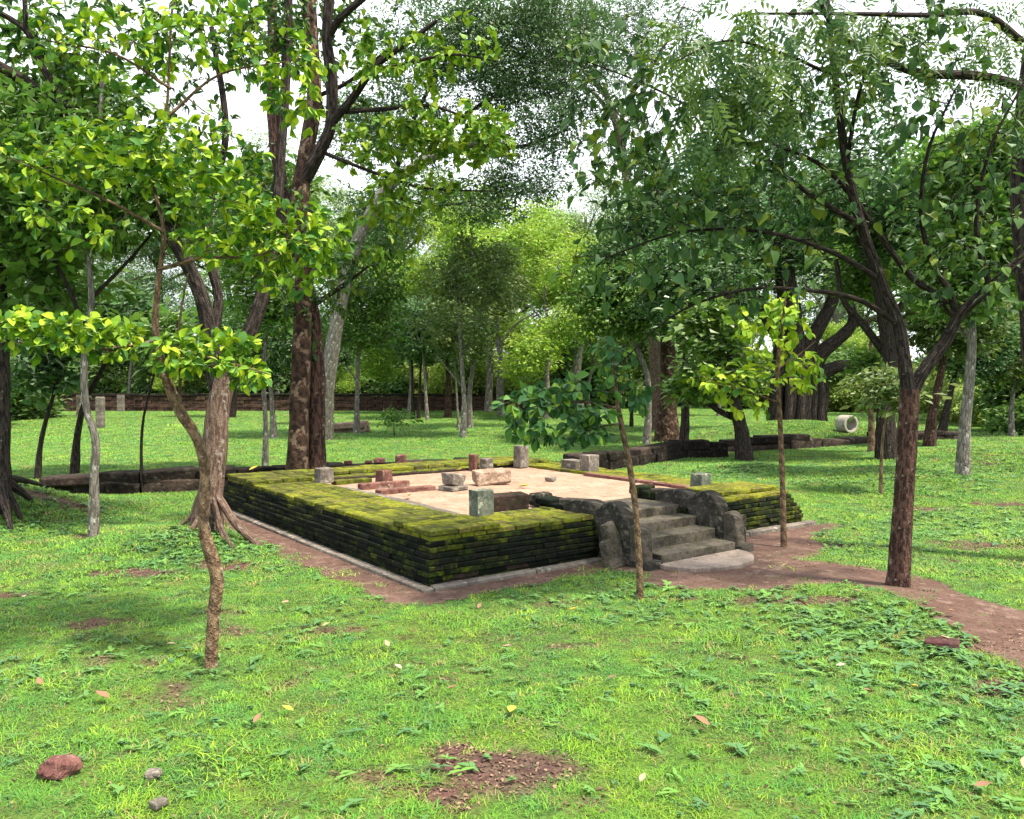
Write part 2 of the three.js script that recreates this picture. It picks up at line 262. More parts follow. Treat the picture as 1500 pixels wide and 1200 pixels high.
{
  R = mulberry(11);
  const LEN = 0.26, HGT = 0.05;
  const bricks = [...Array(10)].map((_, i) => chamferBox(LEN + 0.002, HGT - 0.003, 0.16, 0.009, 0.012, 50 + i));
  const pavers = [...Array(10)].map((_, i) => chamferBox(0.3 - 0.008, 0.05, 0.19 - 0.008, 0.008, 0.012, 90 + i));
  const inset = [0.105, 0.1, 0.085, 0.092, 0.105, 0.125, 0.142, 0.16];
  const L = [], A0 = 2.24, A1 = 3.5;
  const sideRow = (side, k) => {
    const ins = inset[k] + (side === 'right' ? k * 0.014 : 0), y = HGT * (k + 0.5) + 0.002;
    const lo = inset[k], hi = side === 'left' ? PV - inset[k] : PU - inset[k] - k * 0.014;
    const long = side === 'front' || side === 'back' ? PU - inset[k] - k * 0.014 : PV - inset[k];
    let s = lo + (k % 2 ? 0.1 : 0) - 0.1;
    while (s < long - 0.02) {
      let len = rr(0.2, 0.32) * (R() < 0.15 ? 0.6 : 1); let a = Math.max(s, lo), b = Math.min(s + len, long); if (long - b < 0.08) b = long; s = b; if (b - a < 0.03) continue;
      const mid = (a + b) / 2; if (side === 'front' && mid > A0 && mid < A1) continue;
      const out = rr(-0.006, 0.005) - (R() < 0.05 ? 0.02 : 0), q = ins - out + 0.075;
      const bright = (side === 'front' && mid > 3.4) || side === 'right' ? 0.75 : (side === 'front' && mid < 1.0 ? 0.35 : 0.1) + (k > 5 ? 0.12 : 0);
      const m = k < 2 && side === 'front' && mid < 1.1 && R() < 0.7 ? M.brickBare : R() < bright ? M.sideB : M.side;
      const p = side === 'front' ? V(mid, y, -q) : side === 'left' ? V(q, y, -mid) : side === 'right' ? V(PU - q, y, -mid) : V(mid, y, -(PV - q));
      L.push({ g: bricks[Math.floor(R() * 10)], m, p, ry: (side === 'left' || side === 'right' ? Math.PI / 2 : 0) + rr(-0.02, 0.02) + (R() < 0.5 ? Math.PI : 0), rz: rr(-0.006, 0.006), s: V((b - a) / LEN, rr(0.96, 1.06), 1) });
    }
  };
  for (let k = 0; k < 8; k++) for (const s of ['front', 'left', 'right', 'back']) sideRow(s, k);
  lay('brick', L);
  // core behind the facing bricks, open where the stair stands
  mesh('core', mergeGeometries([bx(PU - 0.62, 0.36, 0.12).translate(PU / 2 - 0.03, 0.18, -PV + 0.34), bx(2.0, 0.385, 0.65).translate(1.2, 0.193, -0.55), bx(2.0, 0.385, 0.65).translate(4.45, 0.193, -0.55), bx(0.65, 0.385, PV - 1.2).translate(0.55, 0.192, -PV / 2 - 0.28), bx(0.65, 0.385, PV - 1.2).translate(PU - 0.65, 0.192, -PV / 2 - 0.28)]), M.brickBare, plat);
  // top: paving bricks of the ring, one course more on the corner pads
  const T = [];
  const rows = (u0, u1, v0, v1, y, along, mats, keep) => {
    const w = 0.19, n = Math.max(1, Math.round((along === 'u' ? v1 - v0 : u1 - u0) / w)), ww = (along === 'u' ? v1 - v0 : u1 - u0) / n;
    for (let r = 0; r < n; r++) {
      let s = (along === 'u' ? u0 : v0); const e = along === 'u' ? u1 : v1; let first = true;
      while (s < e - 0.01) {
        let len = rr(0.24, 0.34); if (first && r % 2) len *= 0.55; first = false; let b = Math.min(e, s + len); if (e - b < 0.1) b = e; const mid = (s + b) / 2, c = (along === 'u' ? v0 : u0) + (r + 0.5) * ww;
        const u = along === 'u' ? mid : c, v = along === 'u' ? c : mid; const l = b - s; s = b;
        if (keep && !keep(u, v)) continue;
        T.push({ g: pavers[Math.floor(R() * 10)], m: mats[Math.floor(R() * mats.length)], p: V(u, y + rr(-0.006, 0.005), -v), ry: (along === 'u' ? 0 : Math.PI / 2) + rr(-0.015, 0.015) + (R() < 0.5 ? Math.PI : 0), rx: rr(-0.02, 0.02), rz: rr(-0.02, 0.02), s: V(l / 0.3, 1, ww / 0.19) });
      }
    }
  };
  const a = 0.165, y = 0.425;
  rows(a, 2.22, a, 0.96, y, 'u', [M.top, M.top, M.topB]);
  rows(3.52, PU - 0.3, a, 0.98, y, 'u', [M.topB, M.topB, M.top]);
  rows(a, 1.02, 0.96, PV - a, y, 'v', [M.top, M.topB, M.top]);
  rows(PU - 0.94, PU - 0.3, 0.98, PV - a, y, 'v', [M.topB, M.topB, M.top]);
  rows(1.02, PU - 0.94, 4.95, PV - a, y, 'u', [M.top, M.top]);
  rows(1.02, PU - 0.94, 5.2, PV - a, y + 0.05, 'u', [M.top, M.topB]);
  // corner pads
  rows(a - 0.015, 0.92, a - 0.015, 0.84, y + 0.05, 'u', [M.top, M.topB]);
  rows(4.28, PU - 0.33, a + 0.13, 0.9, y + 0.05, 'u', [M.topB]);
  rows(a - 0.01, 1.0, 4.75, PV - a, y + 0.05, 'v', [M.top]);
  rows(PU - 1.5, PU - 0.35, 4.85, PV - a, y + 0.05, 'u', [M.top, M.topB]);
  lay('paving_brick', T);
  // sandy floor with its own unevenness
  const fl = new THREE.PlaneGeometry(3.85, 4.1, 60, 60); fl.rotateX(-Math.PI / 2); const fp = fl.attributes.position, fu = fl.attributes.uv;
  for (let i = 0; i < fp.count; i++) { const x = fp.getX(i), z = fp.getZ(i); fp.setY(i, 0.012 * fbm(x * 1.3, z * 1.3, 2.2) + 0.01 * fbm(x * 5, z * 5, 1.2)); fu.setXY(i, x / 1.3, z / 1.3); }
  fl.computeVertexNormals(); const f = mesh('sand_floor', fl, M.sand, plat); f.position.set(2.9, 0.405, -2.95); f.userData.label = 'pale pinkish sand floor';
  // kerb stones along the foot, inner kerbs round the floor
  const kerb = (name, u0, v0, u1, v1, wd, y0, y1, mt, ln) => {
    const n = Math.max(1, Math.round(Math.hypot(u1 - u0, v1 - v0) / ln)), ang = Math.atan2(v1 - v0, u1 - u0);
    let t = 0; const cuts = [0]; for (let i = 1; i < n; i++) cuts.push((i + rr(-0.25, 0.25)) / n); cuts.push(1);
    for (let i = 0; i < n; i++) { const l = (cuts[i + 1] - cuts[i]) * Math.hypot(u1 - u0, v1 - v0) - 0.008, m = (cuts[i] + cuts[i + 1]) / 2; const o = mesh(name, chamferBox(l, y1 - y0, wd, 0.008, 0.012, 700 + Math.floor(R() * 1e4)), mt, plat); o.position.set(lerp(u0, u1, m), (y0 + y1) / 2 + rr(-0.006, 0.006), -lerp(v0, v1, m)); o.rotation.y = ang + rr(-0.006, 0.006); }
  };
  kerb('kerb_stone', 0.11, 0.05, 2.2, 0.05, 0.11, -0.03, 0.035, M.stone, 0.9);
  kerb('kerb_stone', 3.66, 0.05, PU + 0.05, 0.05, 0.13, -0.03, 0.045, M.stone, 0.8);
  kerb('kerb_stone', 0.05, 0.0, 0.05, PV, 0.1, -0.03, 0.035, M.stone, 0.95);
  kerb('kerb_stone', PU, 0.13, PU, PV, 0.1, -0.03, 0.035, M.stone, 1.0);
  kerb('inner_kerb', 1.1, 1.0, 1.1, 4.0, 0.14, 0.36, 0.432, M.stone, 0.95);
  kerb('inner_kerb', 1.2, 1.03, 2.2, 1.03, 0.1, 0.36, 0.425, M.stone, 0.6);
  kerb('inner_kerb', 4.74, 1.1, 4.74, 3.25, 0.12, 0.36, 0.455, M.stoneRed, 0.8);
  kerb('inner_kerb', 1.22, 3.75, 1.95, 3.75, 0.12, 0.36, 0.48, M.stoneRed, 0.9);
  kerb('inner_kerb', 1.2, 3.2, 2.02, 3.2, 0.14, 0.36, 0.47, M.stoneRed, 0.9);
  kerb('inner_kerb', 1.2, 4.5, 1.75, 4.5, 0.16, 0.36, 0.46, M.top, 0.9);
  kerb('inner_kerb', 1.15, 4.92, 4.7, 4.92, 0.08, 0.36, 0.44, M.brickBare, 0.5);
}
// stair
{
  R = mulberry(23);
  const st = group('stone_staircase', W(2.9, 0, -0.5), TH); tag(st, 'short worn stone stair of four steps between two curved balustrades', 'staircase');
  const U0 = 2.36, U1 = 3.5;
  const loc = (u, h, v) => V(u - 2.9, h, -(v + 0.5));
  [[-0.52, 0.125, 0.34], [-0.25, 0.235, 0.34], [0.01, 0.335, 0.34], [0.27, 0.43, 0.72]].forEach(([v, top, dep], i) => {
    const hh = i ? 0.13 : 0.16; const g = rock(U1 - U0 - 0.01 + (i ? 0 : 0.0), hh, dep, 31 + i, 0.014, 0.012); const o = mesh('step', g, M.stoneStep, st); o.position.copy(loc((U0 + U1) / 2, top - hh / 2, v + dep / 2));
  });
  mesh('stair_core', bx(U1 - U0 - 0.04, 0.28, 0.6), M.stoneDark, st).position.copy(loc((U0 + U1) / 2, 0.13, 0.42));
  // balustrade: a carved side wall that swells to a round front and ends in a small scroll
  const prof = new THREE.Shape();
  prof.moveTo(0.0, 0.0); prof.lineTo(1.02, 0.0); prof.lineTo(1.02, 0.5); prof.lineTo(0.6, 0.53); prof.quadraticCurveTo(0.5, 0.535, 0.44, 0.49);
  prof.quadraticCurveTo(0.4, 0.465, 0.37, 0.5); prof.bezierCurveTo(0.3, 0.585, 0.12, 0.57, 0.06, 0.44); prof.bezierCurveTo(0.02, 0.36, 0.06, 0.32, 0.0, 0.26); prof.lineTo(0.0, 0.0);
  const scr = new THREE.Shape(); scr.moveTo(-0.13, 0.0); scr.lineTo(0.05, 0.0); scr.lineTo(0.05, 0.3); scr.bezierCurveTo(0.04, 0.37, -0.07, 0.39, -0.105, 0.31); scr.lineTo(-0.12, 0.22); scr.lineTo(-0.13, 0.06); scr.closePath();
  const carve = (shape, dep, seed, amp) => {
    const g = new THREE.ExtrudeGeometry(shape, { depth: dep, bevelEnabled: true, bevelSize: 0.02, bevelThickness: 0.025, bevelSegments: 3, curveSegments: 14, steps: 4 });
    const p = g.attributes.position, uv = g.attributes.uv;
    for (let i = 0; i < p.count; i++) { const x = p.getX(i), y = p.getY(i), z = p.getZ(i); uv.setXY(i, (x + z * 0.7) / 0.5 + seed, (y + z * 0.3) / 0.5); p.setXYZ(i, x + amp * fbm(x * 6, y * 6, z * 6 + seed), y + amp * fbm(x * 6 + 9, y * 6, z * 6 + seed), z + amp * fbm(x * 5, y * 5 + 9, z * 5 + seed)); }
    g.computeVertexNormals(); return g;
  };
  for (const [u, s] of [[2.11, 1], [3.52, 2]]) {
    const b = mesh('balustrade', carve(prof, 0.12, s, 0.011).rotateY(Math.PI / 2), M.stoneDark, st); b.position.copy(loc(u + 0.02, 0.04, -0.3));
    const c = mesh('scroll', carve(scr, 0.09, s + 4, 0.01).rotateY(Math.PI / 2), M.stoneStep, b); c.position.set(0.03, 0.0, 0.05);
    mesh('plinth', rock(0.22, 0.1, 0.34, 41 + s, 0.04, 0.02), M.stoneDark, st).position.copy(loc(u + 0.13, 0.03, -0.4));
  }
  for (const [u, h, v, l] of [[2.22, 0.46, 0.8, 0.3], [2.2, 0.5, 0.98, 0.26]]) mesh('coping_block', rock(0.26, 0.07, l, 51 + v, 0.04, 0.02), M.side, st).position.copy(loc(u, h, v));
  for (const [u, h, v, l] of [[3.62, 0.48, 0.82, 0.32], [3.6, 0.52, 0.95, 0.2]]) mesh('coping_block', rock(0.26, 0.1, l, 57 + v, 0.04, 0.02), M.side, st).position.copy(loc(u, h, v));
  // moonstone
  const ms = new THREE.Shape(); ms.moveTo(-0.6, 0); for (let i = 0; i <= 24; i++) { const a = Math.PI + i / 24 * Math.PI; ms.lineTo(0.6 * Math.cos(a) + 0.008 * Math.sin(i * 2.1), 0.46 * Math.sin(a) + 0.008 * Math.cos(i * 1.7)); } ms.lineTo(0.6, 0);
  const mg = new THREE.ExtrudeGeometry(ms, { depth: 0.03, bevelEnabled: true, bevelSize: 0.012, bevelThickness: 0.01, bevelSegments: 2 }); mg.rotateX(-Math.PI / 2); { const uv = mg.attributes.uv, p = mg.attributes.position; for (let i = 0; i < p.count; i++) uv.setXY(i, p.getX(i), p.getZ(i)); }
  const mo = mesh('moonstone', mg, M.moon); mo.position.copy(W(2.9, 0.012, -0.55)); mo.rotation.y = TH; tag(mo, 'flat half-round threshold slab at the foot of the stair', 'stone slab');
  const gs = mesh('guard_stone', rock(0.12, 0.36, 0.15, 61, 0.05, 0.045), M.stoneDark); gs.position.copy(W(3.86, 0.17, -0.28)); gs.rotation.y = TH; tag(gs, 'small round-topped dark guard stone beside the stair balustrade', 'stone');
  const ls = group('leaning_slab', W(2.02, 0, -0.12), TH + 0.1); tag(ls, 'broken stepped grey slab leaning against the stair balustrade', 'stone slab');
  const sl = new THREE.Shape(); sl.moveTo(-0.1, 0); sl.lineTo(0.13, 0); sl.lineTo(0.1, 0.26); sl.lineTo(0.055, 0.41); sl.lineTo(-0.035, 0.4); sl.lineTo(-0.03, 0.27); sl.lineTo(-0.1, 0.25); sl.closePath();
  const slab = mesh('slab', carve(sl, 0.06, 9, 0.02), M.stoneStep, ls); slab.rotation.set(-0.22, 0, 0.1); slab.position.set(0, 0.0, 0.08);
}
// loose stones on the platform
{
  const put = (name, label, u, h, v, geo, mat, turn = 0, rx = 0, rz = 0, group) => { const b = (geo.computeBoundingBox(), geo.boundingBox); const o = mesh(name, geo, mat); o.position.copy(W(u, h - b.min.y - 0.008, v)); o.rotation.set(rx, TH + turn, rz, 'YXZ'); return tag(o, label, 'stone', group); };
  put('pillar_stub', 'short square greenish pillar stub on the mossy front ledge', 1.22, 0.445, 0.92, rock(0.2, 0.27, 0.18, 71, 0.02, 0.012), M.stoneGreen, -0.05);
  put('fallen_block', 'long dark rectangular block lying at the edge of the sand', 1.76, 0.41, 1.22, rock(0.48, 0.18, 0.2, 73, 0.03, 0.02), M.brickBare, -0.1);
  put('broken_stone', 'notched dark boulder beside the mossy stair coping', 2.25, 0.41, 1.2, rock(0.26, 0.16, 0.16, 74, 0.14, 0.04), M.stoneDark, 0.2);
  put('pillar_stub', 'pale upright pillar stub at the back corner of the sand floor', 4.62, 0.42, 4.72, rock(0.19, 0.36, 0.18, 75, 0.03, 0.012), M.stone, 0.1);
  put('pillar_stub', 'pale square pillar stub beside a lying pale block', 4.95, 0.44, 3.4, rock(0.22, 0.26, 0.2, 76, 0.03, 0.012), M.stone, 0);
  put('fallen_block', 'pale rectangular block lying next to a square pillar stub', 5.02, 0.44, 3.85, rock(0.22, 0.15, 0.42, 77, 0.03, 0.012), M.stone, -0.1);
  put('pillar_stub', 'grey square stub on the moss by the right-angled corner pad', 4.72, 0.445, 1.0, rock(0.22, 0.2, 0.18, 78, 0.03, 0.012), M.stoneGreen, 0.05).userData.label = 'grey square stub on bright moss at the end of the red kerb';
  put('fallen_block', 'brown weathered pillar fragment lying in the middle of the sand', 2.95, 0.41, 3.2, rock(0.5, 0.19, 0.2, 79, 0.1, 0.03), M.wood, -0.15);
  { const g = group('carved_fragment', W(2.2, 0.405, 3.0), TH + 0.2); tag(g, 'pale carved stone fragment with a flared base on the sand', 'stone'); mesh('base', rock(0.3, 0.07, 0.26, 80, 0.08, 0.02), M.stone, g).position.y = 0.03; const b = mesh('shaft', rock(0.2, 0.16, 0.18, 81, 0.06, 0.02, -0.35), M.stone, g); b.position.y = 0.14; b.rotation.z = -0.2; }
  put('pillar_stub', 'reddish squat stub with flared foot by the inner kerb', 1.72, 0.41, 4.02, rock(0.2, 0.21, 0.2, 82, 0.08, 0.02, 0.2), M.stoneRed, 0.2);
  put('pillar_stub', 'small square grey stub beside the twin tree trunks', 1.08, 0.44, 4.55, rock(0.2, 0.2, 0.18, 83, 0.03, 0.012), M.stone, 0);
  put('pillar_stub', 'thin red upright slab against the back ledge', 3.72, 0.42, 4.78, rock(0.09, 0.26, 0.14, 84, 0.05, 0.012), M.stoneRed, 0.2);
  put('pillar_stub', 'pale small block standing against a thin red slab', 3.86, 0.42, 4.62, rock(0.17, 0.2, 0.14, 85, 0.05, 0.015), M.stone, 0.1);
  put('loose_stone', 'small flat grey stone lying alone on the sand', 3.85, 0.41, 3.0, rock(0.16, 0.06, 0.12, 86, 0.14, 0.02), M.stone, 0.4);
}
// ---------------------------------------------------------------- low rubble wall, far brick wall, other small things
{
  R = mulberry(31);
  const build = (label, pts, hts, thick, mats, name = 'low_stone_wall') => {
    const w = pts.map(([a, b]) => { const s = sight(a, b), t = -EYE / s.y; return V(s.x * t, 0, s.z * t); });
    const g = group(name, w[0].clone()); tag(g, label, 'wall');
    for (let i = 0; i + 1 < w.length; i++) {
      const A = w[i], B = w[i + 1], L = A.distanceTo(B); let s = 0; const ang = Math.atan2(-(B.z - A.z), B.x - A.x);
      for (const [y0, part, l0, l1] of [[-0.1, 0.58, 0.5, 1.3], [0.48, 0.5, 0.3, 1.1]]) for (s = 0; s < L - 0.02;) {   // two rough courses
        let l = rr(l0, l1); if (L - s - l < 0.3) l = L - s; const f = (s + l / 2) / L, p = A.clone().lerp(B, f), h = lerp(hts[i], hts[i + 1], f), hh = h * part * rr(0.8, 1.12) + (y0 < 0 ? 0.1 : 0.02), dark = R(); s += l;
        if (y0 > 0 && R() < 0.08) continue;
        const o = mesh('wall_stone', rock(l + 0.02, hh, thick * rr(0.8, 1.1), Math.floor(R() * 900), 0.07, 0.04, 0, 1.2), mats[Math.floor(dark * mats.length)], g);
        o.position.set(p.x - w[0].x, H(p.x, p.z) + (y0 < 0 ? -0.1 : h * y0) + hh / 2, p.z - w[0].z + rr(-0.05, 0.05)); o.rotation.y = ang + rr(-0.05, 0.05); o.rotation.z = rr(-0.04, 0.04);
      }
    }
    return g;
  };
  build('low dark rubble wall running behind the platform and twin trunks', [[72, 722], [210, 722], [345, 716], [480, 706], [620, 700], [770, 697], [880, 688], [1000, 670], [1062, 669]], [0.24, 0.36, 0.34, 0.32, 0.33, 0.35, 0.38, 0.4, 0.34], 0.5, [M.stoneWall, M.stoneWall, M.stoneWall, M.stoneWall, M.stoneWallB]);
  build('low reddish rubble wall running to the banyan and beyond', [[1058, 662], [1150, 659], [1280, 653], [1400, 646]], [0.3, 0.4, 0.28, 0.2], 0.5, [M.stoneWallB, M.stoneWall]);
  for (const [px, py, s, lab] of [[510, 690, 0.14, 'small dark brick lying on top of the rubble wall'], [540, 688, 0.13, 'small dark brick lying on top of the rubble wall'], [556, 686, 0.2, 'reddish rounded stone on top of the rubble wall'], [587, 684, 0.2, 'upright brown brick stub on top of the rubble wall']]) {
    const d = lerp(14.95, 15.6, (px - 480) / 140); const p = P(px, py, d); const o = mesh('loose_stone', rock(s, s * (px > 580 ? 1 : 0.5), s * 0.8, px, 0.08, 0.02), px > 550 ? M.brickRed : M.brickDark); o.position.set(p.x, 0.31 + H(p.x, p.z) + s * 0.25, p.z); tag(o, lab, 'stone', px < 545 ? 'bricks on the rubble wall' : null);
  }
  // far brick wall: courses of blocks, each its own piece
  const fw = group('brick_wall', V(-38, 0, -53)); tag(fw, 'long brown brick boundary wall with dark coping far across the lawn', 'wall');
  const blocks = [...Array(6)].map((_, i) => chamferBox(0.98, 0.235, 0.4, 0.02, 0.03, 900 + i, 1.5)); const restF = [];
  for (let k = 0; k < 4; k++) for (let i = 0; i < 40; i++) { const x = i * 1.0 + (k % 2) * 0.5, zz = -i * 0.035; if (i > 12 && k < 4 && x > 12) { const o = mesh('block', blocks[(i * 7 + k * 3) % 6], M.farBrick, fw); o.position.set(x, 0.1 + k * 0.245, zz + rr(-0.02, 0.02)); } else restF.push(blocks[i % 6].clone().translate(x, 0.1 + k * 0.245, zz)); }
  tag(mesh('blocks', mergeGeometries(restF), M.farBrick, fw), null, null, null, 'stuff');
  for (let i = 0; i < 20; i++) { const o = mesh('coping', chamferBox(1.99, 0.16, 0.52, 0.03, 0.04, 950 + i, 1.5), M.stoneWall, fw); o.position.set(i * 2 + 0.5, 1.06, -i * 0.07); }
  // concrete ring
  const ring = new THREE.LatheGeometry([[0.2, -0.2], [0.2, 0.2], [0.21, 0.21], [0.262, 0.21], [0.275, 0.2], [0.275, -0.2], [0.2, -0.2]].map(([x, y]) => new THREE.Vector2(x, y)), 40); ring.rotateX(Math.PI / 2);
  const rp = G(1240, 634), rg = mesh('concrete_ring', ring, M.concrete); rg.position.set(rp.x, rp.y + 0.27, rp.z); rg.rotation.y = 0.35; tag(rg, 'pale concrete pipe ring lying on its side on the sunlit grass', 'pipe ring');
  // old stone posts on the far lawn
  for (const [px, py, hpx, w, lab] of [[147, 628, 48, 0.3, 'worn grey stone post, the taller of the pair on the lawn'], [116, 610, 32, 0.26, 'worn grey stone post behind the taller stone post'], [177, 603, 25, 0.4, 'pale stone post near the far brick wall'], [78, 605, 22, 0.4, 'squat brown stone stump on the far lawn']]) {
    const p = G(px, py), h = hpx * -p.z / 1200; const o = mesh('stone_post', rock(w, h, w * 0.7, px, 0.05, 0.03), px === 78 ? M.stoneRed : M.stone); o.position.set(p.x, p.y + h / 2 - 0.03, p.z); tag(o, lab, 'stone post');
  }
  // stones and bricks in the near grass
  const near = (name, px, py, geo, mat, lab, cat, y, turn) => { const p = G(px, py), o = mesh(name, geo, mat); o.position.set(p.x, p.y + y, p.z); o.rotation.y = turn; o.rotation.z = 0.06; return tag(o, lab, cat); };
  near('broken_brick', 87, 1138, (() => { const g = new THREE.IcosahedronGeometry(1, 5), p = g.attributes.position, uv = g.attributes.uv; for (let i = 0; i < p.count; i++) { const x = p.getX(i), y = p.getY(i), z = p.getZ(i), k = 1 + 0.5 * fbm(x * 1.3 + 4, y * 1.3, z * 1.3, 4); p.setXYZ(i, x * 0.088 * k, y * 0.055 * k, z * 0.062 * k); uv.setXY(i, x * 0.3, z * 0.3 + y * 0.2); } g.computeVertexNormals(); return g; })(), M.brickRed, 'lumpy red broken brick lying in the lawn', 'brick', 0.035, 0.3);
  near('flat_brick', 1380, 950, chamferBox(0.2, 0.05, 0.14, 0.008, 0.012, 5), M.brickDark, 'flat dark maroon brick among broad-leaved weeds', 'brick', 0.03, -0.5);
  near('pale_stone', 225, 1142, rock(0.07, 0.035, 0.06, 8, 0.1, 0.02, 0, 0.4), M.stone, 'small pale round stone in the grass by the broken red brick', 'stone', 0.025, 0.2);
  near('pale_stone', 232, 1186, rock(0.07, 0.035, 0.06, 9, 0.14, 0.02, 0, 0.4), M.stone, 'small whitish pebble at the very edge of the lawn', 'stone', 0.025, 0.9);
  near('fallen_branch', 495, 634, (() => { const gs = []; for (let i = 0; i < 4; i++) gs.push(rock(2.3 - i * 0.3, 0.22, 0.3, 20 + i, 0.12, 0.1, 0, 1).rotateY(i * 0.12 - 0.15).translate(i * 0.1, i % 2 * 0.16 + 0.03, i * 0.22 - 0.3)); return mergeGeometries(gs); })(), M.wood, 'pale heap of exposed roots lying on the lawn', 'root', 0.05, 0.1);
}
// ---------------------------------------------------------------- vegetation tools
function tube(path, sides, out, us = 0.6, wob = 0) {   // path: [{p, r}], swept with turning frames; uv in metres
  const n = path.length; if (n < 2) return; const base = out.pos.length / 3; let v = 0;
  let nrm = V(1, 0.13, 0.21);
  const seed = path[0].p.x * 3.1 + path[0].p.z;
  for (let i = 0; i < n; i++) {
    const a = path[Math.max(0, i - 1)].p, b = path[Math.min(n - 1, i + 1)].p, t = b.clone().sub(a).normalize();
    nrm.addScaledVector(t, -nrm.dot(t)); if (nrm.lengthSq() < 1e-6) nrm.set(0.3, 0.2, 1).addScaledVector(t, -t.z); nrm.normalize();
    const bi = t.clone().cross(nrm); if (i) v += path[i].p.distanceTo(path[i - 1].p);
    const circ = Math.max(1, Math.round(2 * Math.PI * path[0].r / us * 2) / 2);
    for (let k = 0; k <= sides; k++) {
      const an = k / sides * Math.PI * 2, c = Math.cos(an), s = Math.sin(an); let r = path[i].r;
      if (wob) r *= 1 + wob * (fbm(c * 1.4 + seed, s * 1.4, v * 1.3, 3) * 1.3 + 0.5 * nz(c * 3, s * 3, v * 4 + seed));
      const dx = nrm.x * c + bi.x * s, dy = nrm.y * c + bi.y * s, dz = nrm.z * c + bi.z * s;
      out.pos.push(path[i].p.x + dx * r, path[i].p.y + dy * r, path[i].p.z + dz * r); out.nor.push(dx, dy, dz); out.uv.push(k / sides * circ, v / us);
    }
    if (i) for (let k = 0; k < sides; k++) { const q = base + i * (sides + 1) + k, w = q - sides - 1; out.idx.push(w, w + 1, q, q, w + 1, q + 1); }
  }
}
const newOut = () => ({ pos: [], nor: [], uv: [], idx: [] });
function outGeo(o) { const g = new THREE.BufferGeometry(); g.setAttribute('position', new THREE.Float32BufferAttribute(o.pos, 3)); g.setAttribute('normal', new THREE.Float32BufferAttribute(o.nor, 3)); g.setAttribute('uv', new THREE.Float32BufferAttribute(o.uv, 2)); g.setIndex(o.idx); return g; }
function smooth(pts, step) {   // [{p, r}] -> evenly curved path
  const c = new THREE.CatmullRomCurve3(pts.map((q) => q.p), false, 'centripetal'), L = c.getLength(), n = Math.max(pts.length, Math.min(40, Math.round(L / step))), out = [];
  for (let i = 0; i <= n; i++) { const t = i / n * (pts.length - 1), k = Math.min(pts.length - 2, Math.floor(t)); out.push({ p: c.getPoint(i / n), r: lerp(pts[k].r, pts[k + 1].r, t - k) }); }
  return out;
}
// leaf: along +Y, facing +Z, folded along its midrib and drooping at the tip
function leafGeo(half, fold, droop, len = 1) {
  const pos = [], idx = [], uv = [], n = half.length;
  half.forEach((w, i) => { const t = i / (n - 1), z = -droop * t * t * len, y = t * len * (1 - droop * 0.15 * t); for (const s of [-1, 0, 1]) { pos.push(s * w * len, y, z + (s ? fold * w * len : 0)); uv.push(0.5 + s * w, t); } });
  for (let i = 0; i + 1 < n; i++) for (const s of [0, 1]) { const a = i * 3 + s, b = a + 1, c = a + 3, d = a + 4; idx.push(a, b, d, a, d, c); }
  const g = new THREE.BufferGeometry(); g.setAttribute('position', new THREE.Float32BufferAttribute(pos, 3)); g.setAttribute('uv', new THREE.Float32BufferAttribute(uv, 2)); g.setIndex(idx); g.computeVertexNormals(); return g;
}
const LEAF = {
  spoon: leafGeo([0.02, 0.13, 0.25, 0.31, 0.26, 0.05], 0.35, 0.22),
  heart: leafGeo([0.12, 0.33, 0.36, 0.28, 0.15, 0.01], 0.3, 0.3),
  oval: leafGeo([0.02, 0.18, 0.25, 0.22, 0.12, 0.01], 0.3, 0.25),
  blade: leafGeo([0.03, 0.13, 0.15, 0.11, 0.01], 0.3, 0.25),
  dry: leafGeo([0.04, 0.24, 0.3, 0.2, 0.02], 0.55, -0.35),
};
function spray(n, radius, leaf, width, seed, flat = 0.5) {   // a twig's worth of small leaves, joined
  const r = mulberry(seed), pos = [], nor = [], idx = [];
  for (let i = 0; i < n; i++) {
    const c = V(r() - 0.5, (r() - 0.5) * flat, r() - 0.5).multiplyScalar(2 * radius), d = V(r() - 0.5 + c.x * 0.6 / radius, (r() - 0.6) * 0.9, r() - 0.5 + c.z * 0.6 / radius).normalize();
    const up = V((r() - 0.5) * 1.5, 1, (r() - 0.5) * 1.5), s = d.clone().cross(up).normalize(), nn = s.clone().cross(d).normalize(), l = leaf * (0.7 + 0.6 * r()), w = l * width, b = pos.length / 3;
    for (const [t, e, z] of [[0, 0, 0], [0.45, -w, 0.08], [0.45, w, 0.08], [1, 0, -0.12]]) { const p = c.clone().addScaledVector(d, t * l).addScaledVector(s, e).addScaledVector(nn, z * l); pos.push(p.x, p.y, p.z); nor.push(nn.x, nn.y, nn.z); }
    idx.push(b, b + 3, b + 1, b, b + 2, b + 3);
  }
  const g = new THREE.BufferGeometry(); g.setAttribute('position', new THREE.Float32BufferAttribute(pos, 3)); g.setAttribute('normal', new THREE.Float32BufferAttribute(nor, 3)); g.setIndex(idx); return g;
}
